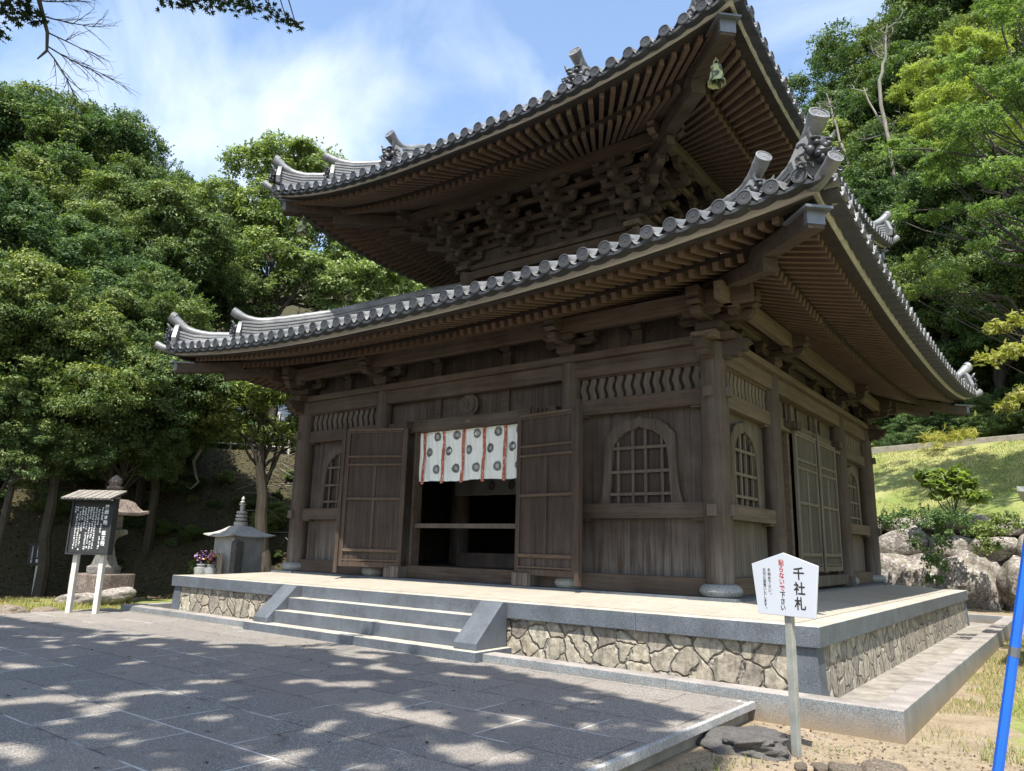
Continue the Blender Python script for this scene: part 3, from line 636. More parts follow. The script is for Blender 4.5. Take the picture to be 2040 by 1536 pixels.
for r, nm in ((lo, 'lower_eaves'), (hi, 'upper_eaves')):
    E = r.E; zb = r.zb
    for k in range(4):
        F = kM(k)
        ev = MB(); sweep(ev, r, [(E-.04, zb), (E+.005, zb), (E+.005, zb+.088), (E-.04, zb+.088)], F); ev.build('eave_strip', M['strip'], hall)
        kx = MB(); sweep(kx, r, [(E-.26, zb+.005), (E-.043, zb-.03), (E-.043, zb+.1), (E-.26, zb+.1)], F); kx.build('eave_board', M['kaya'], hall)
        tb = MB(); sweep(tb, r, [(E-.3, zb+.105), (E+.09, zb+.092), (E+.10, zb+.125), (E-.3, zb+.16)], F); tb.build('tile_batten', M['kaya'], hall)
    if r is lo:
        b0, b1, f0, f1 = (4.46, 4.49), (5.72, 4.10), (5.62, 4.30), (6.43, 4.105); w_, h_ = .078, .108
    else:
        b0, b1, f0, f1 = (2.6, 8.50), (4.40, 7.80), (4.30, 8.02), (5.17, 7.775); w_, h_ = .078, .12
    r.b0, r.b1, r.f0, r.f1 = b0, b1, f0, f1
    for k in range(4):
        F = kM(k)
        so_ = MB(); sweep(so_, r, [(b0[0]-.1, b0[1]+h_+.03), (b1[0]+.02, b1[1]+h_), (b1[0]+.02, b1[1]+h_+.02), (b0[0]-.1, b0[1]+h_+.05)], F)
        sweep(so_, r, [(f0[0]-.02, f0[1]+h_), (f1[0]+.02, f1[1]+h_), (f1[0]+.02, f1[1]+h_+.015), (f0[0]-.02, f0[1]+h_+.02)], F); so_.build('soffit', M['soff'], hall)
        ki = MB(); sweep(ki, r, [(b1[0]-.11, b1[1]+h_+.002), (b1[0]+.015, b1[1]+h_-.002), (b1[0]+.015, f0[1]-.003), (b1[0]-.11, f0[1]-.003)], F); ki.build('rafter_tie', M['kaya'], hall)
        if r is lo:
            for i in range(-38, 38):
                s = (i+.5)*.168
                for (ma, za), (mb_, zb_) in ((b0, b1), (f0, f1)):
                    m0 = max(ma, abs(s)+.09)
                    if m0 > mb_-.04: continue
                    z0 = za+(zb_-za)*(m0-ma)/(mb_-ma); l_ = lift(r, s)
                    RAF.append((F @ Vector((s, -m0, z0+l_)), F @ Vector((s, -mb_, zb_+l_)), w_, h_))
        else:
            for i in range(-24, 24):
                st = (i+.5)*.2135
                for (ma, za), (mb_, zb_) in ((b0, b1), (f0, f1)):
                    s0, s1 = st*ma/5.17, st*mb_/5.17
                    RAF.append((F @ Vector((s0, -ma, za+lift(r, s0))), F @ Vector((s1, -mb_, zb_+lift(r, s1))), w_, h_))
    # hip rafters
    if r is lo: tiers = [((4.45, 4.43), (5.88, 4.09), .19), ((5.6, 4.31), (6.62, 4.19), .20)]; w2 = .20
    else: tiers = [((2.9, 7.98), (4.46, 7.88), .25), ((4.2, 8.15), (5.26, 8.06), .26)]; w2 = .23
    for a in range(4):
        Q = RZ(a*PI/2+PI/4); s2 = math.sqrt(2)
        hr = MB(Q)
        for (ma, za), (mb_, zb_), hh in tiers: hr.beam((0, -ma*s2, za), (0, -mb_*s2, zb_), w2, hh)
        ho = hr.build('hip_rafter', M['brk'], hall, bevel=.008)
        (ma, za), (mb_, zb_), hh = tiers[1]
        cp = MB(Q); cp.box(-w2/2-.06, w2/2+.06, -mb_*s2-.09, -mb_*s2+.42, zb_+hh+.005, zb_+hh+.035); cp.box(-w2/2-.006, w2/2+.006, -mb_*s2-.008, -mb_*s2+.06, zb_+.05, zb_+hh+.004); cp.build('metal_cap', M['lead'], ho)
def seen(p): return (Vector(p)-CAMP).length
RAF.sort(key=lambda q: seen(q[1]))
unit = MB(); unit.box(0, 1, -.5, .5, 0, 1); um = unit.mesh('rafter', M['raf']); fixn(um)
for q in RAF[:100]:
    p0, p1, w_, h_ = q; d = p1-p0; ob = bpy.data.objects.new('rafter', um); COL.objects.link(ob); ob.parent = hall
    X = d.normalized(); Y = Vector((-X.y, X.x, 0)).normalized(); Zv = X.cross(Y)
    ob.matrix_world = Matrix(((X.x*d.length, Y.x*w_, Zv.x*h_, p0.x), (X.y*d.length, Y.y*w_, Zv.y*h_, p0.y), (X.z*d.length, Y.z*w_, Zv.z*h_, p0.z), (0, 0, 0, 1)))
rest = MB()
for q in RAF[100:]: rest.beam(q[0], q[1], q[2], q[3])
ro = rest.build('rafter', M['raf'], hall); ro['kind'] = 'stuff'
# tiled coverings
RT = .080
def xsec(P):
    pts = []
    for x in np.linspace(-P/2, -RT-.004, 4): pts.append((x, -.085*math.cos((x+P/2)/(P/2-RT)*PI/2)**1.0-.0))
    for i in range(7):
        a = PI-PI*i/6; pts.append((RT*math.cos(a), RT*math.sin(a)))
    for x in np.linspace(RT+.004, P/2, 4): pts.append((x, -.085*math.cos((P/2-x)/(P/2-RT)*PI/2)))
    return pts
roofs = {}
for r, nm in ((lo, 'lower_roof'), (hi, 'upper_roof')):
    rb = MB(); xs = xsec(r.P)
    for k in range(4):
        F = kM(k)
        for i in range(-r.n, r.n):
            s0 = (i+.5)*r.P; P = []
            top = max(abs(s0), r.mtop)
            if r is hi and k % 2 == 0 and abs(s0) < 2.5: top = .05
            nseg = max(3, int((r.Eo-top)/.3))
            for j in range(nseg+1):
                row = []
                for x, h in xs:
                    s = s0+x; tp = max(abs(s), top) if top > .1 else top; mm = tp+(r.Eo-tp)*j/nseg
                    row.append((s, -mm, fz(r, mm)+lift(r, s0)+h*(1 if j else 1)))
                P.append(row)
            rb.grid(P, M=F)
            # overlapping end lip of each tile course
            for j in range(1, int((r.Eo-top)/.3)):
                mm = r.Eo-j*.3; ring = []
                for rr, dz in ((RT+.001, 0), (RT+.008, -.0)):
                    pass
            # hanging lip of the pan tile between two cover tiles
            cx = s0+r.P/2; n_ = 9; P = []
            if abs(cx) < r.Eo-.1:
                for yy, tk in ((-(r.Eo-.012), 0), (-(r.Eo-.012), 1), (-(r.Eo-.06), 1), (-(r.Eo-.5), 1)):
                    row = []
                    for q in range(n_):
                        u = -1+2*q/(n_-1); x = cx+u*r.P*.5; zz = (-.100-.036*math.cos(u*PI/2)) if tk else (-.012-.085*math.cos(u*PI/2))
                        row.append((x, yy, fz(r, r.Eo)+lift(r, x)+zz+(.06 if yy > -(r.Eo-.4) else 0)))
                    P.append(row)
                nf = len(rb.f); rb.grid(P, M=F); rb.m[nf:] = [1]*(len(rb.f)-nf)
            mt = F @ T(s0+random.gauss(0, .004), -r.Eo+random.gauss(0, .006), fz(r, r.Eo)+lift(r, s0)+random.gauss(0, .003)) @ Matrix.Rotation(random.gauss(0, .035), 4, 'X') @ Matrix.Rotation(random.gauss(0, .03), 4, 'Z'); TIL.append(mt)
    ro = rb.build(nm, [M['tile'], M['tiledark']], hall, smooth=True, fix=False); roofs[nm] = ro
TIL.sort(key=lambda m_: seen(m_.translation))
def disc(mb, r=.088, ln=.16, M_=None, petals=True, mi0=0, mi1=1):
    # tile end pointing to -y, centre at origin
    Q = (M_ if M_ is not None else Matrix()) @ Matrix.Rotation(PI/2, 4, 'X')
    me_ = 2 if mi1 == 1 else mi0
    mb.lathe([(r*.93, -ln), (r*.97, -.02), (r, 0), (r, .012)], 24, mi0, Q, cap=False)
    mb.lathe([(r, .012), (r*.86, .014), (r*.84, .002)], 24, me_, Q, cap=False)
    mb.lathe([(r*.84, .002), (.001, .003)], 24, mi1, Q, cap=False)
    if petals:
        for i in range(16):
            a = 2*PI*i/16; e = .135
            mb.add([(r*.2*math.cos(a), r*.2*math.sin(a), .006), (r*.74*math.cos(a-e), r*.74*math.sin(a-e), .005), (r*.80*math.cos(a), r*.80*math.sin(a), .010), (r*.74*math.cos(a+e), r*.74*math.sin(a+e), .005)], [(0, 1, 2, 3)], me_, Q)
        mb.lathe([(r*.15, .003), (r*.12, .012), (.001, .013)], 10, me_, Q, cap=False)
db = MB(); disc(db, .090); dm = db.mesh('eave_tile', [M['tile'], M['tiledark'], M['tileend']], True)
for m_ in TIL[:100]:
    ob = bpy.data.objects.new('eave_tile', dm); COL.objects.link(ob); ob.parent = roofs['upper_roof' if m_.translation.z > 7 else 'lower_roof']; ob.matrix_world = m_
dr = MB()
for m_ in TIL[100:]: disc(dr, .090, M_=m_)
ob = dr.build('eave_tile', [M['tile'], M['tiledark'], M['tileend']], roofs['lower_roof'], True, fix=False); ob['kind'] = 'stuff'

# ridges with demon-mask ornaments
def mask(mb, Q, s=1.0):
    # faces -y ; origin at bottom centre
    Q = Q @ Matrix.Scale(s, 4)
    sh = [(-.20, 0), (.20, 0), (.23, .12), (.17, .24), (.13, .34), (.06, .40), (-.06, .40), (-.13, .34), (-.17, .24), (-.23, .12)]
    mb.prism(sh, .0, .07, 'y', 0, Q)
    for a in range(12):     # beaded rim
        u = a/11; x = -.19+.38*u
    def ball(x, y, z, rx, ry, rz, mi=1):
        pr = [(math.cos(t)*1.0, math.sin(t)) for t in np.linspace(-PI/2+.05, PI/2-.05, 7)]
        mb.lathe(pr, 12, mi, Q @ T(x, y, z) @ Matrix.Diagonal((rx, ry, rz, 1)))
    ball(0, -.06, .26, .10, .09, .085); ball(0, -.10, .17, .075, .08, .06); ball(0, -.15, .205, .03, .04, .035)
    for q in (-1, 1):
        ball(q*.055, -.125, .25, .032, .03, .028); ball(q*.06, -.12, .292, .05, .035, .018); ball(q*.10, -.08, .19, .045, .05, .05)
        ball(q*.06, -.14, .135, .03, .035, .025); ball(q*.03, -.15, .10, .022, .03, .03)
        mb.tube([(q*.07, -.08, .29), (q*.105, -.09, .33), (q*.12, -.11, .365), (q*.12, -.13, .385)], [.026, .022, .015, .005], 8, 0, Q)
        for (cx, cz, rr) in ((.15, .12, .05), (.16, .22, .04), (.10, .05, .045), (.17, .04, .04)):
            pts = [(q*(cx+rr*(1-t/9)*math.cos(t)), -.05-.01*t, cz+rr*(1-t/9)*math.sin(t)) for t in np.linspace(0, 7, 12)]
            mb.tube(pts, [.018*(1-i/16) for i in range(12)], 6, 1, Q)
    ball(0, -.11, .09, .065, .05, .025)
def ridge(name, path, H, par, tubepath, tip=.125, wd=.105, pr=.085, orn=1.0):
    """path: list of points of the ridge top (outer end last). outward = direction of travel"""
    path = [Vector(p) for p in path]; rg = MB()
    sec = [(wd-.02, .0)]; n = max(2, int(round(H/.07))); dz = H/n
    for i in range(n): sec += [(wd-.02, -dz*i-.001), (wd, -dz*i-dz*.25), (wd, -dz*i-dz*.7), (wd-.02, -dz*(i+.85))]
    sec += [(wd+.02, -H), (wd+.02, -H-.08)]; sec = sec+[(-a, b) for a, b in sec[::-1]]
    P = []
    for i, p in enumerate(path):
        t = path[min(i+1, len(path)-1)]-path[max(i-1, 0)]; t.z = 0; t.normalize(); nn = Vector((t.y, -t.x, 0))
        P.append([tuple(p+nn*a+Vector((0, 0, b))) for a, b in sec])
    rg.grid(P, closed=True); rg.add(P[-1], [tuple(range(len(sec)))]); rg.add(P[0], [tuple(range(len(sec)))])
    ob = rg.build(name, M['tile'], par)
    tp = [p+Vector((0, 0, .03)) for p in path if (Vector(tubepath[0])-p).dot(t) > 0]+[Vector(q)+Vector((0, 0, .0)) for q in tubepath]
    # resample
    dd = [0]
    for a, b in zip(tp, tp[1:]): dd.append(dd[-1]+(b-a).length)
    L_ = dd[-1]; n = int(L_/.06); q = []
    for i in range(n+1):
        d = L_*i/n; q.append(Vector([np.interp(d, dd, [v[c] for v in tp]) for c in range(3)]))
    for _ in range(3): q = [q[0]]+[(q[i-1]+q[i]*2+q[i+1])/4 for i in range(1, len(q)-1)]+[q[-1]]
    rad = []
    for i in range(n+1):
        e = L_*(1-i/n); rr = pr+(tip-pr)*max(0, 1-e/.55)**1.3; rad.append(rr+(.006 if (i % 5 == 0) else 0))
    tb = MB(); tb.tube(q, rad, 16, 0); 
    dirv = (q[-1]-q[-3]).normalized(); hv = Vector((dirv.x, dirv.y, 0)).normalized(); dirv = (hv*math.cos(R(27))+Vector((0, 0, math.sin(R(27))))).normalized(); q[-1] = q[-1]-dirv*.0; Qd = (-dirv).to_track_quat('Y', 'Z').to_matrix().to_4x4(); Qd.translation = q[-1]
    disc(tb, tip*1.03, .09, Qd, True, 0, 0)
    tb.build('ridge_tile', M['tile'], ob, True, fix=False)
    if orn:
        e = path[-1]; out = t.copy(); Qm = out.to_track_quat('-Y', 'Z').to_matrix().to_4x4(); Qm.translation = e+out*.075-Vector((0, 0, H+.09))
        mk = MB(); mask(mk, Qm, orn); mk.build('ridge_ornament', [M['tile'], M['tiledark']], ob, True)
    return ob
def diag(a, l): 
    c, s = math.cos(a), math.sin(a); q = math.sqrt(2)
    return [(c*m_*q, s*m_*q, z) for m_, z in l]
for a in (-PI/4, -3*PI/4, PI/4, 3*PI/4):
    LR = roofs['lower_roof']; UR = roofs['upper_roof']
    ridge('ridge', diag(a, [(5.6, 5.10), (5.9, 5.06), (6.15, 5.04), (6.4, 5.05), (6.62, 5.12)]), .26, LR, diag(a, [(6.3, 5.09), (6.5, 5.15), (6.64, 5.29), (6.76, 5.45)]), .116, orn=1.25)
    ridge('ridge', diag(a, [(2.27, 6.62), (2.72, 6.45), (3.28, 6.21), (4.06, 5.87), (4.37, 5.73), (5.02, 5.53), (5.45, 5.43), (5.7, 5.44)]), .36, LR, diag(a, [(5.4, 5.46), (5.6, 5.48), (5.74, 5.55), (5.86, 5.65)]), .104, orn=1.1)
    ridge('ridge', diag(a, [(4.4, 9.10), (4.7, 9.05), (5.0, 9.01), (5.2, 9.04), (5.34, 9.09)]), .26, UR, diag(a, [(5.05, 9.06), (5.2, 9.11), (5.34, 9.23), (5.46, 9.40)]), .113, orn=1.2)
    ridge('ridge', diag(a, [(2.3, 10.4), (3.0, 9.90), (3.5, 9.61), (3.8, 9.50), (4.19, 9.42), (4.5, 9.43)]), .40, UR, diag(a, [(4.2, 9.45), (4.4, 9.47), (4.55, 9.53), (4.68, 9.60)]), .104, orn=1.1)
    # corner tile
    ct = MB(); pts = diag(a, [(6.45, 4.66), (6.7, 4.68), (6.85, 4.75), (6.93, 4.80)]); ct.tube(pts, [.074, .075, .079, .085], 18)
    dv = (Vector(pts[-1])-Vector(pts[-2])).normalized(); Qd = (-dv).to_track_quat('Y', 'Z').to_matrix().to_4x4(); Qd.translation = Vector(pts[-1]); disc(ct, .087, .02, Qd, True, 0, 0)
    ct.build('corner_tile', M['tile'], LR, True, fix=False)
    ct = MB(); pts = diag(a, [(5.15, 8.58), (5.4, 8.62), (5.52, 8.70), (5.6, 8.78)]); ct.tube(pts, [.074, .075, .079, .085], 18)
    dv = (Vector(pts[-1])-Vector(pts[-2])).normalized(); Qd = (-dv).to_track_quat('Y', 'Z').to_matrix().to_4x4(); Qd.translation = Vector(pts[-1]); disc(ct, .087, .02, Qd, True, 0, 0)
    ct.build('corner_tile', M['tile'], UR, True, fix=False)
for sx in (-1, 1):
    for sy in (-1, 1):
        pth = [(sx*2.34, sy*m_, fz(hi, m_)+.46+.16*max(0, (m_-2.5)/2.1)) for m_ in (.2, 1, 2, 3, 3.6, 4.0, 4.3, 4.62)]
        ridge('ridge', pth, .44, roofs['upper_roof'], [(sx*2.34, sy*4.3, 9.20), (sx*2.34, sy*4.5, 9.14), (sx*2.34, sy*4.65, 9.19), (sx*2.34, sy*4.82, 9.31)], .118, orn=1.4)
b = MB(); b.box(-2.7, 2.7, -.16, .16, 11.7, 12.5); b.build('ridge', M['tile'], roofs['upper_roof'], bevel=.03)
for sx in (-1, 1):
    b = MB(); b.prism([(-2.2, 9.9), (0, 11.95), (2.2, 9.9)], sx*2.28, sx*2.34, 'x'); b.build('gable', M['plank2'], roofs['upper_roof'])

# ---------------------------------------------------------------- upper storey wall and brackets
for k in range(4):
    F = kM(k)
    b = MB(F); b.box(-2.3, 2.3, -2.16, -2.10, 5.9, 8.6); b.build('upper_storey_wall', M['plank2'], hall)
    b = MB(F); b.box(-2.5, 2.5, -2.36, -2.02, 6.94, 7.05); b.build('plate_beam', wx(k), hall, bevel=.008)
    b = MB(F); b.box(-2.4, 2.4, -2.30, -2.165, 6.74, 6.935); b.build('head_beam', wx(k), hall, bevel=.006)
    b = MB(F); b.box(-2.5, 2.5, -2.36, -2.10, 6.25, 6.4); b.box(-2.6, 2.6, -2.46, -2.10, 6.0, 6.25); b.build('waist_beam', wx(k), hall, bevel=.006)
    for s in (-2.19, -.73, .73, 2.19):
        b = MB(F); blk(b, s, 2.22, .34, 7.052, 7.20); e = .0006*(k % 2)
        dst = [2.22, 2.56, 2.88, 3.20]; zz = [(7.20, 7.31), (7.41, 7.52), (7.62, 7.73), (7.83, 7.94)]
        for i, (z0, z1) in enumerate(zz):
            # perpendicular arm reaching step i+1
            dmax = dst[min(i+1, 3)]+.12 if i < 3 else 3.28
            arm(b, (s, (1.9+dmax)/2), dmax-1.9, .115+e, z0+e, z1+e, 'd')
            for j in range(0, min(i, 3)+1):
                if j == i or j == i-1:
                    ln = .84 if j == i else 1.2
                    arm(b, (s, dst[j]), min(ln, 1.2), .105, z0+.002, z1+.002, 's')
                    for q in ((-.35, 0, .35) if ln < 1 else (-.52, 0, .52)): blk(b, s+q, dst[j], .165, z1+.003, z1+.098)
            if i < 3: blk(b, s, dst[i+1], .165, z1+.003, z1+.098)
        # tail rafters
        for j, (d1, zt) in enumerate(((3.02, 7.60), (3.42, 7.74))):
            b.beam((s, -2.2, zt+.38), (s, -d1, zt), .11, .14)
        b.build('bracket', M['brk'], hall, bevel=.004)
    for d_, z0, z1 in ((2.56, 7.625, 7.725), (2.88, 7.835, 7.935), (2.225, 7.42, 7.52), (2.225, 7.63, 7.73), (2.225, 7.84, 7.94)):
        b = MB(F); b.box(-d_-.3, d_+.3, -d_-.04, -d_+.04, z0, z1); b.build('tie_beam', wx(k), hall, bevel=.004)
    b = MB(F); pr = [(-3.62, 8.30), (3.62, 8.30), (3.66, 8.24), (3.60, 8.19), (3.66, 8.10), (3.55, 8.04), (3.45, 8.06), (3.40, 8.035), (-3.40, 8.035), (-3.45, 8.06), (-3.55, 8.04), (-3.66, 8.10), (-3.60, 8.19), (-3.66, 8.24)]
    b.prism(pr, -3.27+.001*(k % 2), -3.13+.001*(k % 2), 'y'); b.build('eave_purlin', wx(k), hall, bevel=.008)
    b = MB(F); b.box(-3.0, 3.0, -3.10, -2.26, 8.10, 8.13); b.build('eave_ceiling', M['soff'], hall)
for a in range(4):
    Q = RZ(a*PI/2+PI/4); b = MB(Q); s2 = math.sqrt(2)
    for i, (z0, z1) in enumerate(((7.20, 7.32), (7.41, 7.53), (7.62, 7.74), (7.83, 7.95))):
        dm_ = (2.60, 2.92, 3.2, 3.34)[i]*s2; arm(b, (0, (2.1*s2+dm_)/2), dm_-2.1*s2, .15, z0+.004, z1+.004, 'd')
        blk(b, 0, dm_-.12, .19, z1+.005, z1+.095)
    b.beam((0, -2.3*s2, 8.0), (0, -3.55*s2, 7.72), .15, .17); b.build('bracket', M['brk'], hall, bevel=.005)
    b = MB(Q); b.box(-.10, .10, -3.32*s2, -3.16*s2, 7.96, 8.30); b.build('corner_prop', M['brk'], hall, bevel=.005)

# ---------------------------------------------------------------- wind bells
def bell(x, y, z, lab):
    e = empty('wind_bell', (x, y, z), lab, 'bell', 'bronze wind bells under the upper eave corners')
    b = MB(); b.lathe([(.001, 0), (.055, -.005), (.082, -.03), (.088, -.08), (.098, -.17), (.112, -.25), (.135, -.31), (.142, -.325), (.130, -.325), (.10, -.25), (.09, -.1), (.001, -.02)], 8, cap=False); 
    b.M = T(0, 0, -.12); b.v = []; b.f = []; b.m = []
    b.lathe([(.001, 0), (.055, -.005), (.082, -.03), (.088, -.08), (.098, -.17), (.112, -.25), (.135, -.31), (.142, -.325), (.130, -.325), (.10, -.25), (.09, -.1), (.001, -.02)], 8, cap=False)
    b.build('bell_body', M['bronze'], e)
    h = MB(); h.tube([(.035*math.cos(t), 0, -.075+.04*math.sin(t)) for t in np.linspace(0, 2*PI, 13)], .010, 6, cap=False); h.tube([(0, 0, 0), (0, 0, -.05)], .008, 6); h.build('hanger', M['bronze'], e)
    c = MB(); c.tube([(0, 0, -.16), (0, 0, -.42)], .012, 6); c.build('clapper', M['bronze'], e)
    return e
bell(4.94, -4.94, 8.02, 'green bronze bell hanging under the near upper eave corner')
bell(-4.94, -4.94, 8.06, 'green bronze bell hanging under the far left upper eave corner')

# ---------------------------------------------------------------- curtain in the doorway
cur = empty('door_curtain', (0, -4.55, 2.78), 'white curtain with black chrysanthemum crests hanging across the open doorway', 'curtain')
CO = T(0, 4.55, -2.78)
def fold(x, z): return -4.55-.014*math.sin(x*13.1)-.016*math.sin(x*26+z*3)*(2.95-z)-.006*math.sin(x*61+z*9)
cl = MB(CO); xs = np.linspace(-1.2, 1.26, 160); P = [[(x, fold(x, z), z+(.0 if z > 2 else .01*math.sin(x*5))) for x in xs] for z in np.linspace(1.86, 2.78, 16)]; cl.grid(P)
def cres(cx, cz, r=.088):
    for i in range(16):
        a = 2*PI*i/16+.1; e = .15; pts = []
        for rr, da in ((.18, 0), (.82, -e), (.97, -e*.7), (1.0, 0), (.97, e*.7), (.82, e)):
            x = cx+r*rr*math.cos(a+da); z = cz+r*rr*math.sin(a+da)
            if x < -1.19 or x > 1.25: pts = []; break
            pts.append((x, fold(x, z)-.005, z))
        if pts: cl.add(pts, [tuple(range(6))], 1)
    pts = [(cx+r*.13*math.cos(t), cz+r*.13*math.sin(t)) for t in np.linspace(0, 2*PI, 9)[:-1]]
    if -1.18 < cx < 1.24: cl.add([(x, fold(x, z)-.005, z) for x, z in pts], [tuple(range(8))], 1)
for i in range(6):
    cres(-1.24+.476*i, 2.68); cres(-1.24+.476*i, 2.08)
    if i < 5: cres(-.955+.482*i, 2.40)
cl.build('cloth', [M['cloth'], M['ink']], cur)
for x in (-1.1, -.62, -.14, .34, .81):
    b = MB(CO); P = [[(x+dx*.036, fold(x, z)-.012-.006*(1-abs(dx)), z) for dx in (-1, -.4, .4, 1)] for z in np.linspace(1.82, 2.785, 10)]
    b.grid(P); rb_ = b.build('ribbon', M['ribbon'], cur); rb_['label'] = 'red brocade ribbon'
# curtain further inside
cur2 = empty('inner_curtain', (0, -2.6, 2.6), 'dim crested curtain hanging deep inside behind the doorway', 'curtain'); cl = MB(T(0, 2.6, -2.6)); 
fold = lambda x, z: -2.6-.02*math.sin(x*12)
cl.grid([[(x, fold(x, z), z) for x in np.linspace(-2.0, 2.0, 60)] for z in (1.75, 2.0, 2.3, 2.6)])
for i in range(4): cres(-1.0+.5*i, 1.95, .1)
cl.build('cloth', [M['dimcloth'], M['ink']], cur2)
# offering box
ob = empty('offering_box', (-.3, -3.6, .345), 'low wooden offering box with brushed characters inside the doorway', 'box'); b = MB()
b.box(-.72, .72, -.02, .04, .0, .25); b.box(-.72, .72, .5, .56, 0, .25); b.box(-.72, -.66, .041, .499, 0, .25); b.box(.66, .72, .041, .499, 0, .25); bo = b.build('box_body', M['plank2'], ob, bevel=.005)
b = MB()
for i in range(9): b.box(-.6+.14*i-.02, -.6+.14*i+.02, .041, .499, .2, .235)
b.build('slat', M['plank2'], ob)
b = MB(); 
for ch, x in (('浄', -.38), ('財', .38)): vtext(b, ch, x, .12, .22, .2, -.023, 0, .012)
b.build('lettering', M['ink'], ob)

# ================================================================ TERRAIN
rng = np.random.default_rng(7); random.seed(7)
from mathutils import noise as mn
def sstep(a, b, x): x = np.clip((x-a)/(b-a), 0, 1); return x*x*(3-2*x)
def hills(x, y):
    dL = -.85*x+.53*y-6.8; dR = .268*x+.963*y-11.5
    base = -.86+.13*sstep(-6.6, -7.6, x)+.25*sstep(-5, 0, dR)*sstep(-2, 3, x)
    hl = np.where(dL > 0, np.minimum(dL*1.02, 4.45), 0)+np.where(dL > 13, (dL-13)*.75, 0)
    hr = np.where(dR > .25, 2.5*sstep(.25, .7, dR)+np.clip(dR-.6, 0, 5.9)*.50, 0)+np.where(dR > 9.5, (dR-9.5)*1.02, 0)
    hr = np.minimum(hr, 34)*1.0; hl = np.minimum(hl, 22)
    # front left, wooded bank continues round
    dF = -x-16; hf = np.where(dF > 0, dF*.35, 0)
    return base+np.maximum(np.maximum(hl, hr), hf), dL, dR, dF
def ground(x, y): return float(hills(np.array(float(x)), np.array(float(y)))[0])
g = .5; xs = np.concatenate([np.arange(-90, -32, 3.), np.arange(-32, 24, g), np.arange(24, 91, 3.)]); ys = np.concatenate([np.arange(-60, -20, 4.), np.arange(-20, 26, g), np.arange(26, 100, 3.)])
X, Y = np.meshgrid(xs, ys); Zg, dL, dR, dF = hills(X, Y)
rough = np.array([mn.noise(Vector((a*.35, b*.35, 0)))*.5+mn.noise(Vector((a*1.3, b*1.3, 3)))*.16 for a, b in zip(X.ravel(), Y.ravel())]).reshape(X.shape)
amp = .12+.75*sstep(.5, 3, np.maximum(dL, dR-6)); amp = np.where((np.abs(X) < 8) & (np.abs(Y) < 8), 0, amp); Zg = Zg+rough*amp*np.where((X > 5.9) & (X < 14) & (Y < 10), .45, 1)
Zg = np.where((X < 7.2) & (X > -7.5) & (Y < 7.3) & (Y > -40), np.minimum(Zg, -.86), Zg)
ny, nx = X.shape; V = np.stack([X, Y, Zg], -1).reshape(-1, 3)
i = np.arange(ny-1)[:, None]*nx+np.arange(nx-1)[None]; Q = np.stack([i, i+1, i+nx+1, i+nx], -1).reshape(-1, 4)
me = bpy.data.meshes.new('ground'); me.vertices.add(len(V)); me.vertices.foreach_set('co', V.ravel()); me.loops.add(Q.size); me.loops.foreach_set('vertex_index', Q.ravel())
me.polygons.add(len(Q)); me.polygons.foreach_set('loop_start', np.arange(0, Q.size, 4)); me.polygons.foreach_set('loop_total', np.full(len(Q), 4)); me.polygons.foreach_set('use_smooth', np.ones(len(Q), bool)); me.update(); me.validate()
lawn = np.maximum(sstep(7.35, 8.1, X)*sstep(-8.5, -3.5, Y+ (X-7)*.6), sstep(.3, .6, dR)); lawn = np.maximum(lawn, .75*sstep(-9.5, -8.0, Y)*sstep(-7.2, -7.7, X)*(dL < -1.0))
lit_ = np.maximum(np.maximum(sstep(-1.2, .2, dL), sstep(8.5, 9.5, dR)), sstep(-2, 2, dF+4)*(dR < 0)); lit_ = np.where(dR > .3, sstep(8.5, 9.5, dR), lit_)
lit_ = np.maximum(lit_, np.where((X < -9.5) & (Y < -7), 1, 0))
C = np.stack([lawn, lit_, 0*X, 0*X+1], -1).reshape(-1, 4).astype(np.float32)
at_ = me.color_attributes.new('cover', 'FLOAT_COLOR', 'POINT'); at_.data.foreach_set('color', C.ravel())
me.materials.append(M['ground']); go = bpy.data.objects.new('ground', me); COL.objects.link(go); tag(go, kind='structure')

# ================================================================ LEAVES
def leafmesh(name, pos, nrm, size, asp, mats, rnd, droop=0.0):
    n = len(pos); nrm = nrm/np.linalg.norm(nrm, axis=1)[:, None]; a = rng.normal(size=(n, 3)); a[:, 2] -= droop; t = a-nrm*(a*nrm).sum(1)[:, None]; t /= np.linalg.norm(t, axis=1)[:, None]; b = np.cross(nrm, t)
    L_ = (size*rng.uniform(.7, 1.3, n))[:, None] if np.isscalar(size) else size[:, None]
    v = np.stack([pos-t*L_*.5, pos+b*L_*asp*.5+nrm*L_*.06, pos+t*L_*.5-nrm*L_*.08, pos-b*L_*asp*.5+nrm*L_*.06], 1).reshape(-1, 3)
    me = bpy.data.meshes.new(name); me.vertices.add(4*n); me.vertices.foreach_set('co', v.astype(np.float32).ravel()); me.loops.add(4*n); me.loops.foreach_set('vertex_index', np.arange(4*n, dtype=np.int32))
    me.polygons.add(n); me.polygons.foreach_set('loop_start', np.arange(0, 4*n, 4, dtype=np.int32)); me.polygons.foreach_set('loop_total', np.full(n, 4, dtype=np.int32)); me.update()
    c = np.repeat(np.stack([rnd, rnd, rnd, np.ones(n)], 1), 4, 0).astype(np.float32); at_ = me.color_attributes.new('rnd', 'FLOAT_COLOR', 'POINT'); at_.data.foreach_set('color', c.ravel()); me.materials.append(mats); return me
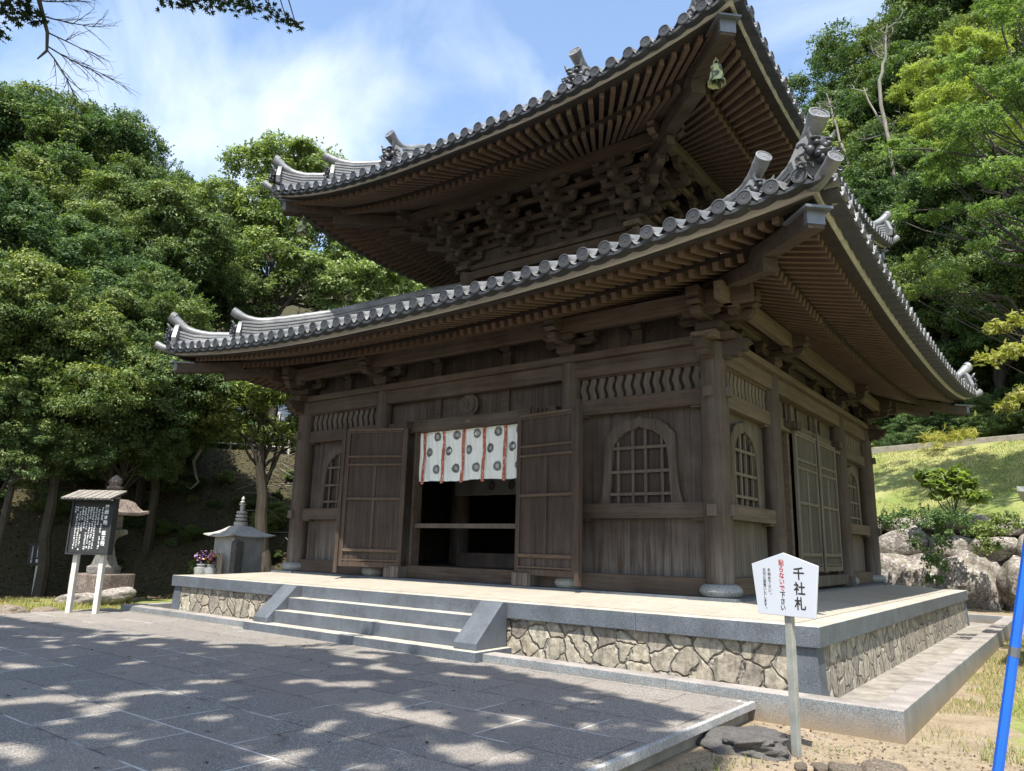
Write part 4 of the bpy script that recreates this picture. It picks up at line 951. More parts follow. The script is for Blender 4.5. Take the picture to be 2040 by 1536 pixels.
def lobes_leaves(lobes, dens, clump=.0, flat=.75, inner=.25, size=.15, young=.6):
    P = []; Nn = []; Rn = []
    for (cx, cy, cz, r) in lobes:
        # every lobe is itself made of small tufts
        nt_ = max(12, int(26*r)); d = rng.normal(size=(nt_, 3)); d /= np.linalg.norm(d, axis=1)[:, None]; d[:, 2] = np.where(d[:, 2] < -.5, -d[:, 2], d[:, 2])
        rr = r*rng.uniform(.62, 1.0, nt_); tc_ = np.array([cx, cy, cz])+d*rr[:, None]*np.array([1, 1, flat]); tr_ = r*rng.uniform(.22, .40, nt_)
        tage = rng.uniform(0, 1, nt_)
        for c, q, dd, ag in zip(tc_, tr_, d, tage):
            m = max(10, int(dens*q*q*12)); e = rng.normal(size=(m, 3)); e /= np.linalg.norm(e, axis=1)[:, None]; e[:, 2] = np.abs(e[:, 2])*rng.choice([1, 1, 1, -1], m); rad = q*rng.uniform(.55, 1.12, m)
            p = c+e*rad[:, None]*np.array([1, 1, .62]); P.append(p); Nn.append(e*.7+np.array([0, 0, .55])+rng.normal(size=(m, 3))*.35)
            Rn.append(np.clip(rng.beta(2, 2.6, m)*.75+ag*.18+young*np.clip(dd[2], 0, 1)*(rng.random(m) > .45)*.6, 0, 1))  # young: new growth, plus sunlit lobe tops painted into the leaf tone
        ns = int(34*r); d = rng.normal(size=(ns, 3)); d /= np.linalg.norm(d, axis=1)[:, None]; d[:, 2] = np.abs(d[:, 2])*.9+.05; ln_ = rng.uniform(.15, .42, ns)*min(1, r)
        for dd, l_ in zip(d, ln_):      # shoots standing out of the lobe
            m = max(8, int(dens*.16)); u = rng.uniform(-.3, 1, m)[:, None]; dr_ = dd+np.array([0, 0, .35]); p = np.array([cx, cy, cz])+dd*r*np.array([1, 1, flat])+dr_*u*l_+rng.normal(size=(m, 3))*.055*(1.2-u)
            P.append(p); Nn.append(rng.normal(size=(m, 3))*.6+np.array([0, 0, .4])); Rn.append(np.clip(rng.beta(2, 2.4, m)*.6+young*.55*np.clip(u[:, 0], 0, 1), 0, 1))
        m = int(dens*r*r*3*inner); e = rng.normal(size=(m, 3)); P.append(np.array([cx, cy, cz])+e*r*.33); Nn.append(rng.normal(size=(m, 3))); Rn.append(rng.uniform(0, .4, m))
    P = np.concatenate(P); Nn = np.concatenate(Nn); Rn = np.concatenate(Rn)
    q = P*2.1; g_ = np.sin(q[:, 0]*1.3+np.sin(q[:, 1]*1.7))*np.sin(q[:, 1]*1.1+np.sin(q[:, 2]*1.9))*np.sin(q[:, 2]*1.5+np.sin(q[:, 0]*1.2)); k = g_ > -.22
    return P[k], Nn[k], Rn[k]
def limb(mb, a, b, r0, r1, n=6, wob=.15, seg=7):
    a = Vector(a); b = Vector(b); L_ = (b-a).length; pts = []
    o1 = Vector((random.uniform(-1, 1), random.uniform(-1, 1), random.uniform(-.4, .4)))*L_*wob
    for i in range(seg+1):
        t = i/seg; pts.append(a.lerp(b, t)+o1*math.sin(t*PI)+Vector((random.uniform(-1, 1), random.uniform(-1, 1), random.uniform(-1, 1)))*L_*.018*(0 < i < seg))
    mb.tube(pts, [r0+(r1-r0)*i/seg for i in range(seg+1)], n); return pts
# crown variants of unit radius-4 size
VAR = {}
def variant(kind, seed):
    if (kind, seed) in VAR: return VAR[(kind, seed)]
    random.seed(seed*13+ord(kind[0])); R0 = 4.0; lob = []
    nl = {'E': 17, 'C': 15, 'D': 14, 'F': 16, 'Y': 9}[kind]
    for i in range(nl):
        a = random.uniform(0, 2*PI); h = random.uniform(-.75, 1); rr = math.sqrt(max(0, 1-h*h))*random.uniform(.45, .8)
        lob.append((R0*rr*math.cos(a), R0*rr*math.sin(a), R0*h*.72*.85, R0*random.uniform(.22, .40)*(.75 if kind in 'DFY' else 1)))
    if kind in 'EC': lob.append((0, 0, 0, R0*.5))
    dens, size, asp, fl, mat = {'E': (108, .125, .45, .85, 'leafE'), 'C': (100, .125, .55, .85, 'leafC'), 'D': (52, .13, .5, .8, 'leafE'), 'F': (80, .16, .26, .38, 'leafF'), 'Y': (40, .22, .34, .35, 'leafY')}[kind]
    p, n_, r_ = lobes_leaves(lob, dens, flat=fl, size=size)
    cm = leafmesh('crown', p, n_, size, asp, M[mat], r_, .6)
    tb = MB(); random.seed(seed); tk = .5 if kind in 'FD' else 1; limb(tb, (0, 0, -9), (.2, .1, -1), .30*tk, .18*tk, 8, .03)
    for l in lob: limb(tb, (random.uniform(-.2, .3), random.uniform(-.2, .2), random.uniform(-2.5, -.5)), (l[0]*.95, l[1]*.95, l[2]), .10*tk, .025*tk, 5, .12, 5)
    tm = tb.mesh('trunk', M['bark'], True); VAR[(kind, seed)] = (cm, tm); return VAR[(kind, seed)]
TREES = [('E', -26.18, -5.02, 16.88, 4.6), ('E', -25.5, -2.81, 16.25, 4.2), ('E', -23.8, -1.16, 15.02, 3.8), ('E', -22.97, 0.7, 14.07, 3.4), ('E', -24.0, 3.07, 14.67, 3.0), ('E', -21.11, -5.5, 11.73, 4.0), ('E', -19.49, -3.85, 11.15, 3.7), ('E', -17.78, -2.37, 10.29, 3.4), ('E', -18.69, 0.27, 10.91, 3.2), ('E', -16.17, -6.47, 8.13, 3.3), ('E', -14.6, -5.09, 6.95, 2.9), ('E', -13.01, -3.98, 6.35, 2.9), ('E', -12.38, -7.75, 4.98, 2.7), ('E', -11.52, -6.8, 4.15, 2.6), ('E', -11.48, -5.42, 4.39, 2.5), ('E', -11.88, -3.96, 4.55, 2.5), ('E', -11.35, -7.8, 2.87, 1.9), ('E', -11.38, -5.2, 2.93, 1.5), ('E', -22.43, 3.82, 14.82, 2.8), ('E', -17.4, 0.54, 9.47, 2.2), ('D', -0.82, 36.62, 32.44, 6.0), ('E', 3.6, 37.23, 33.77, 6.0), ('E', 7.46, 35.45, 33.23, 6.0), ('E', -2.48, 34.23, 28.32, 5.0), ('E', 0.93, 31.84, 25.31, 5.0), ('E', 4.93, 31.32, 26.67, 5.0), ('E', 8.21, 29.46, 26.26, 5.0), ('C', -1.07, 28.4, 22.04, 4.0), ('E', 2.48, 27.03, 19.52, 4.5), ('C', 5.54, 25.35, 19.88, 4.0), ('F', 7.87, 19.46, 18.04, 3.8), ('F', 6.49, 22.41, 22.09, 3.6), ('E', 0.82, 24.71, 17.32, 3.8), ('E', 3.9, 23.18, 14.95, 4.0), ('E', 6.71, 21.42, 15.08, 4.0), ('E', 8.2, 19.46, 11.4, 4.0), ('E', 2.29, 22.95, 13.18, 3.5), ('E', 4.76, 22.27, 11.55, 3.6), ('E', 6.79, 21.42, 10.29, 3.5), ('E', 2.75, 24.03, 10.37, 3.0), ('E', 5.05, 24.31, 8.67, 3.0), ('E', 7.32, 23.45, 8.02, 3.0), ('E', 0.94, 25.75, 8.64, 2.5), ('E', 2.84, 26.07, 7.49, 2.0), ('E', 6.16, 25.39, 6.87, 2.2), ('Y', 8.19, 0.46, 4.2, 0.75), ('Y', 8.1, 0.46, 3.34, 0.7), ('Y', 8.2, 0.96, 4.87, 0.5), ('E', -40.75, 35.16, 23.17, 6.0), ('E', -44.96, 33.65, 24.55, 6.0), ('E', -37.85, 37.88, 22.37, 6.0), ('E', -49.2, 33.33, 25.25, 6.0)]
CAMPHOR = [(-17.33, 2.54, 16.39, 1.6), (-17.97, 1.52, 16.01, 1.2), (-16.62, 3.58, 16.39, 1.5), (-16.07, 4.31, 15.71, 1.3), (-16.82, 2.41, 14.09, 1.7), (-17.97, 1.53, 13.82, 1.3), (-16.24, 4.09, 13.66, 1.6), (-15.42, 5.13, 13.14, 1.3), (-17.32, 0.67, 11.6, 1.2), (-16.69, 2.06, 11.92, 1.5), (-15.7, 3.14, 11.19, 1.5), (-15.1, 4.73, 11.34, 1.5), (-14.53, 6.17, 11.89, 1.3), (-13.98, 7.49, 11.49, 1.2), (-15.03, 5.59, 10.45, 1.2), (-15.67, 4.01, 9.91, 1), (-16.86, 1.43, 10.26, 1.1), (-19.03, 0.69, 14.69, 1.1)]
LAUREL = [(-9.78, -2.35, 4.62, 0.9), (-10.12, -2.89, 4.27, 0.8), (-9.45, -1.88, 4.37, 0.8), (-9.03, -1.63, 3.93, 0.6), (-10.2, -2.45, 5.09, 0.8), (-9.55, -2.02, 4.8, 0.7), (-10.31, -3.19, 3.81, 0.5), (-9.25, -1.94, 3.62, 0.5)]

LAB = {'E': 'dark evergreen tree with dense glossy foliage', 'C': 'bright green broad-leaved tree', 'D': 'sparse tree with thin open crown on the skyline', 'F': 'pale green feathery-leaved tree', 'Y': 'overhanging branch tree with yellowish young leaves'}
def place_tree(kind, x, y, z, r, idx, lab, group):
    cm, tm = variant(kind, idx % (3 if kind == 'E' else 2)); gz = ground(x, y)
    t = empty('tree', (x, y, min(gz, z)), lab, 'tree', group); s = r/4; az = (idx*2.4) % (2*PI)
    for me, nm in ((cm, 'crown'), (tm, 'trunk')):
        ob = bpy.data.objects.new(nm, me); COL.objects.link(ob); ob.parent = t; ob.location = (0, 0, z-t.location.z); ob.rotation_euler = (0, 0, az)
        zs = s*(.92+.16*((idx*7) % 5)/4); ob.scale = (s, s, zs)
        if nm == 'trunk': ob.scale = (s*.8, s*.8, max(zs, (z-gz+.5)/9))
    return t
ORD = ['first', 'second', 'third', 'fourth', 'fifth', 'sixth', 'seventh', 'eighth', 'ninth', 'tenth', 'eleventh', 'twelfth', 'thirteenth', 'fourteenth']
KW = {'E': 'dark evergreen', 'C': 'bright green', 'D': 'thin-crowned', 'F': 'pale feathery'}
info = []
for idx, (k_, x, y, z, r) in enumerate(TREES):
    if k_ == 'Y': continue
    v = Vector((x, y, z))-CAMP; px = v.dot(r2)/v.dot(fw); py = v.dot(u2)/v.dot(fw)
    sd_ = 'far' if abs(x) > 25 and y > 20 else 'left' if px < -.2 else 'right'
    tier = 'only' if sd_ == 'far' else 'top' if py > .27 else 'middle' if py > .1 else 'bottom'; info.append((sd_, tier, k_, px, idx))
names = {}
for key in {i_[:3] for i_ in info}:
    mem = sorted([i_ for i_ in info if i_[:3] == key], key=lambda q: q[3])
    for n_, m_ in enumerate(mem):
        if key[0] == 'far': lb = '%s far tree from the left in the gap between the two roofs' % ORD[n_]
        else:
            wh = 'left bank' if key[0] == 'left' else 'right hill'; one = len(mem) == 1
            lb = ('the only %s tree in the %s row on the %s' % (KW[key[2]], key[1], wh)) if one else ('%s %s tree from the left in the %s row on the %s' % (ORD[n_], KW[key[2]], key[1], wh))
        names[m_[4]] = (lb, {'far': 'far trees between the roofs', 'left': 'trees on the left bank', 'right': 'trees on the right hill'}[key[0]])
for idx, (k_, x, y, z, r) in enumerate(TREES):
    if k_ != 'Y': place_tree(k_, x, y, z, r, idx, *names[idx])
# extra hidden filler behind the skyline on both hills (undergrowth)
def custom_tree(name, lobes, base, trunkr, mat, bark, lab, dens, size, asp, limbs=None, flat=.8, top=None):
    t = empty(name, base, lab, 'tree'); O = T(-base[0], -base[1], -base[2])
    p, n_, r_ = lobes_leaves(lobes, dens, flat=flat, size=size); p = p-np.array(base)
    ob = bpy.data.objects.new('crown', leafmesh('crown', p, n_, size, asp, M[mat], r_, .5)); COL.objects.link(ob); ob.parent = t
    tb = MB(O); mid = top; pts = limb(tb, base, mid, trunkr, trunkr*.6, 10, .03)
    for l in lobes:
        s = pts[random.randint(4, 7)]; limb(tb, s, l[:3], trunkr*.32, trunkr*.07, 6, .1)
    ob = tb.build('trunk', bark, t, True, fix=False); return t
bx_, by_ = -16.3, 2.4
custom_tree('camphor_tree', CAMPHOR, (bx_, by_, ground(bx_, by_)), .30, 'leafC', M['bark'], 'tall bright green spreading tree behind the left end of the roofs', 70, .15, .5, top=(-16.8, 2.4, 11.5))
lt = custom_tree('laurel_tree', [(a, b_, c-.05, d*1.2) for a, b_, c, d in LAUREL]+[(-9.1, -1.5, 3.5, .5), (-10.0, -2.7, 3.5, .5)], (-9.5, -2.0, ground(-9.5, -2.0)-.1), .2, 'leafC', M['bark'], 'small leafy tree with flared trunk close behind the left corner of the hall', 90, .17, .25, top=(-9.7, -2.3, 4.0))
b = MB(T(9.5, 2.0, -ground(-9.5, -2.0)+.1)); z0 = ground(-9.5, -2.0)
b.lathe([(.62, z0-.5), (.40, z0+.1), (.27, z0+.5), (.20, z0+.9), (.10, z0+1.1)], 14, M=T(-9.5, -2.0, 0), cap=False)
for a in np.linspace(0, 2*PI, 7): b.tube([(-9.5+.2*math.cos(a), -2+.2*math.sin(a), z0+.5), (-9.5+.6*math.cos(a), -2+.6*math.sin(a), z0+.02), (-9.5+1.1*math.cos(a), -2+1.1*math.sin(a), ground(-9.5+1.1*math.cos(a), -2+1.1*math.sin(a))-.1)], [.12, .09, .03], 8)
b.build('root_flare', M['bark'], lt, True, fix=False)
# yellow-leaved branches reaching in at the right hand edge (the tree stands beyond the frame)
yt = [t_ for t_ in TREES if t_[0] == 'Y']; lob = []
for _, x, y, z, r in yt: lob += [(x, y, z, r*.55), (x-.45, y-.1, z-.1, r*.4), (x+.5, y+.3, z+.15, r*.6)]
lob += [(10.4, 1.6, 3.6, 1.2), (11.2, 1.0, 4.4, 1.4), (11.6, 2.4, 3.4, 1.2)]
custom_tree('young_tree', lob, (11.6, 1.8, -.8), .12, 'leafY', M['bark'], 'yellowish young-leaved tree reaching in at the right edge', 70, .13, .34, flat=.3, top=(11.3, 1.8, 3.0))
def split(lob, n=4, k=.5):
    out = []
    for (x, y, z, r) in lob:
        for _ in range(n): out.append((x+random.gauss(0, r*.55), y+random.gauss(0, r*.55), z+random.gauss(0, r*.45), r*k*random.uniform(.7, 1.15)))
    return out
lob = [(6.85, 9.41, 13.5, 1.3), (7.9, 9.4, 14.0, 1.5), (5.9, 11.3, 13.3, 1.1), (6.9, 10.2, 12.6, 1.2), (8.0, 7.5, 10.9, 1.1), (8.45, 7.5, 11.9, 1.4), (7.05, 8.4, 10.3, 1.0), (8.5, 9.5, 14.8, 1.6), (9.6, 9.0, 15.6, 1.6), (10.5, 8.5, 13.0, 1.8), (9.4, 8.4, 12.4, 1.3), (5.4, 11.0, 11.9, .8), (8.9, 9.2, 16.4, 1.4)]
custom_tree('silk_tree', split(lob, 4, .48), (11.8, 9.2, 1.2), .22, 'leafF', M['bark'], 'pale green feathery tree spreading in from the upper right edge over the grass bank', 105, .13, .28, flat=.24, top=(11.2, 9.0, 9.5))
lob = [(5.58, 11.3, 9.6, .95), (4.42, 12.15, 9.85, .6), (6.2, 10.8, 9.35, .7), (5.0, 11.7, 9.3, .6), (5.5, 11.2, 10.1, .6)]
custom_tree('silk_tree', split(lob, 3, .6), (9.4, 12.6, 2.9), .09, 'leafF', M['bark'], 'single flat spray of pale feathery leaves against the dark wood above the bank', 110, .13, .26, flat=.26, top=(7.6, 12.0, 8.6))
# left edge shrub-like tree, close
lob = [(-13.6, -9.5, 4.6, 1.2), (-13.0, -8.9, 3.9, .8), (-14.4, -10.0, 5.4, 1.2), (-14.5, -9.6, 3.2, 1.1), (-13.9, -9.2, 2.6, .7)]
custom_tree('laurel_tree', lob, (-14.5, -10.2, ground(-14.5, -10.2)), .16, 'leafC', M['bark'], 'large-leaved bright green tree at the left edge of the view', 60, .26, .3, top=(-14.3, -9.9, 4))
# dead pale trunks on the right hill
for i, (a, b_, lab) in enumerate((((.9, 24.7, 20.5), (.05, 24.5, 25.6), 'bleached dead trunk leaning left on the right-hand hill'), ((3.6, 23.2, 19.2), (2.2, 22.9, 24.2), 'thicker bleached dead trunk with forked top on the right-hand hill'), ((3.0, 22.5, 24), (3.6, 22.5, 27), 'bare grey twiggy tree on the right-hand skyline'))):
    e = empty('dead_tree', a, lab, 'tree'); tb = MB(T(-a[0], -a[1], -a[2])); random.seed(i+3); a2 = (a[0]+.3, a[1]+.2, a[2]-8)
    pts = limb(tb, a2, a, .09, .085, 8, .02)+limb(tb, a, b_, .085, .03, 8, .05)
    for j in range(9 if i == 2 else 4):
        s = Vector(a).lerp(Vector(b_), random.uniform(.3, .95)); d = Vector((random.uniform(-1, 1), random.uniform(-.5, .5), random.uniform(.2, 1)))*random.uniform(.6, 1.4)
        q = limb(tb, s, s+d, .035, .012, 5)
        for _ in range(3): limb(tb, q[5], q[5]+Vector((random.uniform(-.8, .8), random.uniform(-.8, .8), random.uniform(-.1, .8))), .02, .006, 4)
    tb.build('trunk', M['barkl'], e, True, fix=False)
# shrubs on the banks
def corridor(x, y):
    v = Vector((x, y, 2))-CAMP; return 405 < 1020+1469*v.dot(r2)/v.dot(fw) < 612
def shrub(x, y, r, lab, grp, kind='E', zoff=0, hs=.8, idx=0):
    cm, tm = variant(kind, idx % 2); t = empty('shrub', (x, y, ground(x, y)), lab, 'shrub', grp)
    ob = bpy.data.objects.new('foliage', cm); COL.objects.link(ob); ob.parent = t; s = r/4; ob.scale = (s, s, s*hs); ob.location = (0, 0, r*.45+zoff); ob.rotation_euler = (0, 0, idx*1.7)
random.seed(5); n_s = 0
for i in range(230):
    x = random.uniform(-26, -8); y = random.uniform(-13, 9); dl = -.85*x+.53*y-6.8
    if dl < .5 or dl > 17 or (x > -10.8 and y > -4): continue
    if dl > 2.6 and corridor(x, y): continue
    if dl < 1.6 and (random.random() < .4 or abs(y+6.4) < .8): continue
    if dl > 5 and -.2 < (y+3)/8 < .95 and random.random() < .5: continue
    shrub(x, y, random.uniform(.35, .6) if dl < 1.6 else random.uniform(.5, 1.1) if dl < 5 else random.uniform(.9, 1.7), 'low dark evergreen shrub on the shady left bank', 'undergrowth shrubs on the left bank', 'E', -.1, .75, i); n_s += 1
for i in range(46):
    t_ = i/45; x = -9+26*t_+random.uniform(-.4, .4); dd = random.uniform(9.2, 11.5); y = (11.5+dd-.268*x)/.963
    shrub(x, y, random.uniform(1.0, 1.9), 'dark clipped shrub at the foot of the right-hand wood', 'shrubs along the top of the grass bank', 'E', -.1, .8, i)
for i in range(26):
    x = random.uniform(-4, 16); dd = random.uniform(12, 19); y = (11.5+dd-.268*x)/.963
    shrub(x, y, random.uniform(1.8, 2.8), 'large dark evergreen bush inside the right-hand wood', 'bushes inside the right-hand wood', 'E', -.1, 1, i)
random.seed(77)
for i in range(70):
    x = random.uniform(-14.5, -7.6); y = random.uniform(-6, 2.2); dl = -.85*x+.53*y-6.8
    if dl < .25 or dl > 4.2: continue
    shrub(x, y, random.uniform(.18, .42), 'small low plant among the dead leaves of the left bank', 'low plants on the leaf-strewn left bank', 'CE'[i % 2], 0, .8, i)
for (x, y, r) in ((-9.3, -.2, .9), (-8.6, .8, .8), (-10.3, -3.2, .55), (-9.6, .9, 1.0), (-10.6, -1.0, .7)):
    shrub(x, y, r, 'sunlit green shrub behind the stone cenotaph', 'sunlit shrubs behind the cenotaph', 'C', 0, .9, int(x*3) % 2)

# ---------------------------------------------------------------- the big maple overhead (mostly out of view)
def inview(p, mg=.06):
    v = Vector(p)-CAMP; d = v.dot(fw)
    if d < .2: return False
    X_ = v.dot(r2)/d*1469.57/1020; Y_ = v.dot(u2)/d*1469.57/768; return abs(X_) < 1+mg and abs(Y_) < 1+mg
mp_ = empty('maple_tree', (5.5, -19.5, ground(5.5, -19.5)), 'overhanging maple whose dark leaves and bare twigs hang into the top left of the view', 'tree'); MO = T(-mp_.location.x, -mp_.location.y, -mp_.location.z)
n = 90000; x = rng.uniform(-7, 10.5, n); y = rng.uniform(-22, -12.5, n); z = 11.6+rng.normal(size=n)*.35; h = z+.69; gx = x-.23*h; gy = y+.5*h
ymax = np.interp(gx, [-9, -6, -2, -.4, 1.0, 2.6, 4.5, 5.6, 6.2], [-8.9, -8.6, -8.1, -7.5, -6.75, -6.8, -7.15, -7.5, -8.4])+rng.normal(size=n)*.06
nv = np.array([1.0*mn.noise(Vector((a*1.5, b*2.0, 2.2)))+.6*mn.noise(Vector((a*3.6, b*3.6, 7))) for a, b in zip(gx, gy)])
k = (gy < ymax) & (gx < 6.1) & (nv > -.235+rng.normal(size=n)*.08) & (rng.random(n) < .62); P = np.stack([x, y, z], 1)[k]
nn = rng.normal(size=P.shape)*.35+np.array([0, 0, 1]); cm = leafmesh('crown', P-np.array(mp_.location), nn, .23, .8, M['leafM'], rng.random(len(P)), .2)
ob = bpy.data.objects.new('crown', cm); COL.objects.link(ob); ob.parent = mp_
# star-shaped leaves on the sprays that hang into view
SP = [((.79, -12.57, 5.74), 95, .24), ((.84, -12.40, 5.72), 45, .14), ((.70, -12.75, 5.52), 60, .20), ((.76, -12.70, 5.45), 25, .12), ((1.21, -11.33, 6.50), 26, .13), ((1.30, -11.15, 6.52), 34, .13), ((1.40, -10.95, 6.60), 46, .14), ((1.50, -10.75, 6.68), 44, .14), ((1.62, -10.55, 6.73), 40, .14), ((1.72, -10.38, 6.73), 30, .13), ((1.80, -10.23, 6.68), 20, .11), ((1.86, -10.13, 6.63), 12, .08)]
b = MB(MO); tw = MB(MO)
def star(c, s, nvec):
    Qr = Vector(nvec).normalized().to_track_quat('Z', 'Y').to_matrix().to_4x4() @ RZ(random.uniform(0, 6.3)); pts = [(0, -.12*s, 0)]
    ang = [-140, -88, -38, 0, 38, 88, 140]; ln = [.45, .8, .95, 1.05, .95, .8, .45]
    for i, (a, l) in enumerate(zip(ang, ln)):
        a_ = R(a); pts.append((s*.55*l*math.sin(a_), s*.55*l*math.cos(a_), -.06*s))
        if i < 6: a2 = R((a+ang[i+1])/2); pts.append((s*.2*math.sin(a2), s*.2*math.cos(a2), 0))
    n = len(pts); b.add([(0, 0, 0)]+pts, [(0, i+1, (i+1) % n+1) for i in range(n)], 0, T(*c) @ Qr)
for c, n_, r in SP:
    for _ in range(n_):
        p = [c[0]+random.gauss(0, r*.55), c[1]+random.gauss(0, r*.55), c[2]+random.gauss(0, r*.28)]; star(p, random.uniform(.085, .125), (random.gauss(0, .5), random.gauss(0, .5), 1))
    tw.tube([(c[0], c[1], c[2]+.02), (c[0]+.2, c[1]-.5, c[2]+.55), (c[0]+.9, c[1]-2.2, 8.6), (c[0]+1.6, c[1]-4.2, 11.4)], [.006, .010, .02, .03], 5)
me = b.mesh('foliage', M['leafM']); a_ = me.color_attributes.new('rnd', 'FLOAT_COLOR', 'POINT'); a_.data.foreach_set('color', np.tile(np.array([.3, .3, .3, 1], np.float32), len(me.vertices)))
ob = bpy.data.objects.new('foliage', me); COL.objects.link(ob); ob.parent = mp_
# dark branch with fine bare twigs
def twig(p, d, l, r, dep):
    q = [Vector(p)]; dd = Vector(d).normalized(); n = 5
    for i in range(n): dd = (dd+Vector((random.uniform(-1, 1), random.uniform(-1, 1), random.uniform(-1, 1)))*.16).normalized(); q.append(q[-1]+dd*l/n)
    tw.tube(q, [r*(1-.55*i/n) for i in range(n+1)], 5)
    if dep:
        for i in range(1, n+1):
            for _ in range(2 if dep > 1 else 1):
                if random.random() < .85:
                    d2 = (dd+Vector((random.uniform(-.6, .6), random.uniform(-.9, .9), random.uniform(-1.1, 1.0)))*.8).normalized(); twig(q[i], d2, l*random.uniform(.40, .62), r*.5, dep-1)
random.seed(21)
tw.tube([(1.2, -14.0, 7.4), (.9, -12.9, 6.6), (.84, -12.37, 5.93), (.87, -12.26, 5.62), (.88, -12.24, 5.42), (.86, -12.30, 5.30)], [.05, .034, .022, .017, .014, .007], 8); tw.tube([(1.2, -14, 7.4), (2.2, -16, 9.5), (3.2, -17.5, 11)], [.05, .07, .09], 8)

for st, d_, l_, dp in (((.84, -12.37, 5.93), (.27, .95, .35), .34, 2), ((.855, -12.31, 5.78), (.27, .95, .15), .42, 2), ((.87, -12.26, 5.62), (.27, .95, -.02), .40, 2), ((.88, -12.24, 5.47), (.27, .95, -.25), .50, 2), ((.88, -12.24, 5.43), (.25, .80, -.62), .48, 2)):
    twig(st, d_, l_, .0085, dp)
tw.tube([(5.5, -19.5, -.86), (5.6, -19.3, 2), (5.2, -18.8, 4.6)], [.32, .25, .2], 12)
for (x, y) in ((5, -14), (0, -14.5), (1.2, -14.0), (-4, -14), (7, -16), (3, -12.6)):
    limb(tw, (5.2, -18.8, 4.6), (x+1, y-4, 11.5), .13, .04, 8, .03)
tw.build('trunk', M['bark'], mp_, True, fix=False)

# ================================================================ RETAINING WALL
def rock(name, c, s, mat, par=None, seed=0, sub=3, rz=0, flat=None, amp=.22):
    bm = bmesh.new(); bmesh.ops.create_icosphere(bm, subdivisions=sub, radius=1)
    for v in bm.verts:
        p = v.co.copy(); n1 = mn.noise(p*1.1+Vector((seed*3.1, seed*1.7, 0))); n2 = mn.noise(p*2.7+Vector((0, seed*2.3, 9))); n3 = mn.noise(p*6+Vector((5, seed, 0)))
        k = 1+amp*1.3*n1+amp*.6*n2+amp*.25*n3; q = p*k
        for a in range(3): q[a] = math.copysign(abs(q[a])**.82, q[a])
        v.co = q
    bmesh.ops.recalc_face_normals(bm, faces=bm.faces)
    me = bpy.data.meshes.new(name); bm.to_mesh(me); bm.free(); me.materials.append(mat); me.polygons.foreach_set('use_smooth', [True]*len(me.polygons))
    try: me.set_sharp_from_angle(angle=R(38))
    except Exception: pass
    ob = bpy.data.objects.new(name, me); COL.objects.link(ob); ob.parent = par; ob.location = c; ob.scale = s; ob.rotation_euler = (random.uniform(-.15, .15), random.uniform(-.15, .15), rz); return ob
wl = empty('retaining_wall', (5.3, 9.9, -.7), 'dry-laid retaining wall of large lichened boulders below the grass bank', 'wall')
def wpt(u, d=0): return (5.6+.963*u+.268*(d), 10.3-.268*u+.963*d)
random.seed(8); u = -5.5; sd = 0
while u < 9:
    w_ = random.uniform(1.5, 2.5); hh = random.uniform(1.35, 1.75); x, y = wpt(u+w_/2, .05)
    rock('boulder', (x-5.3, y-9.9, hh*.47), (w_*.52, .62, hh*.56), M['boulder'], wl, sd, 4, -.27, amp=.28); u += w_*.93; sd += 1
u = -5.8
while u < 9:
    w_ = random.uniform(.7, 1.7); hh = random.uniform(.5, .9); x, y = wpt(u+w_/2, .32)
    rock('boulder', (x-5.3, y-9.9, 1.55+random.uniform(.1, .3)), (w_*.54, .55, hh*.62), M['boulder'], wl, sd, 3, -.27); u += w_*.9; sd += 1
u = -5.8
while u < 9:
    w_ = random.uniform(.6, 1.5); x, y = wpt(u+w_/2, .5); rock('boulder', (x-5.3, y-9.9, 2.33+random.uniform(-.05, .12)), (w_*.54, .45, .24), M['boulder'], wl, sd, 3, -.27); u += w_*.95; sd += 1
for i in range(20):
    x, y = wpt(random.uniform(-5, 8), -.05); rock('small_stone', (x-5.3, y-9.9, random.uniform(.1, 1.7)), (random.uniform(.15, .32),)*3, M['boulder'], wl, sd, 3, 0); sd += 1
bk_ = MB(T(-5.3, -9.9, .7)); xa, ya = wpt(-7, .35); xb, yb = wpt(10, .35); 
bk_.add([(xa, ya, -1), (xb, yb, -1), (xb+.1, yb+.3, 1.75), (xa+.1, ya+.3, 1.75), (xa+.3, ya+.9, 1.75), (xb+.3, yb+.9, 1.75)], [(0, 1, 2, 3), (3, 2, 5, 4)]); bk_.build('rubble_core', M['wet'], wl)
# kerb on top of the bank
x0, y0 = wpt(-14, 6.9); x1, y1 = wpt(16, 6.9); b = MB(); zk = ground(*wpt(0, 6.4)); b.beam((x0, y0, zk-.3), (x1, y1, zk-.3), .25, .62); o_ = b.build('bank_kerb', M['conc'], bevel=.02); tag(o_, 'long pale concrete kerb along the top of the grass bank', 'kerb')
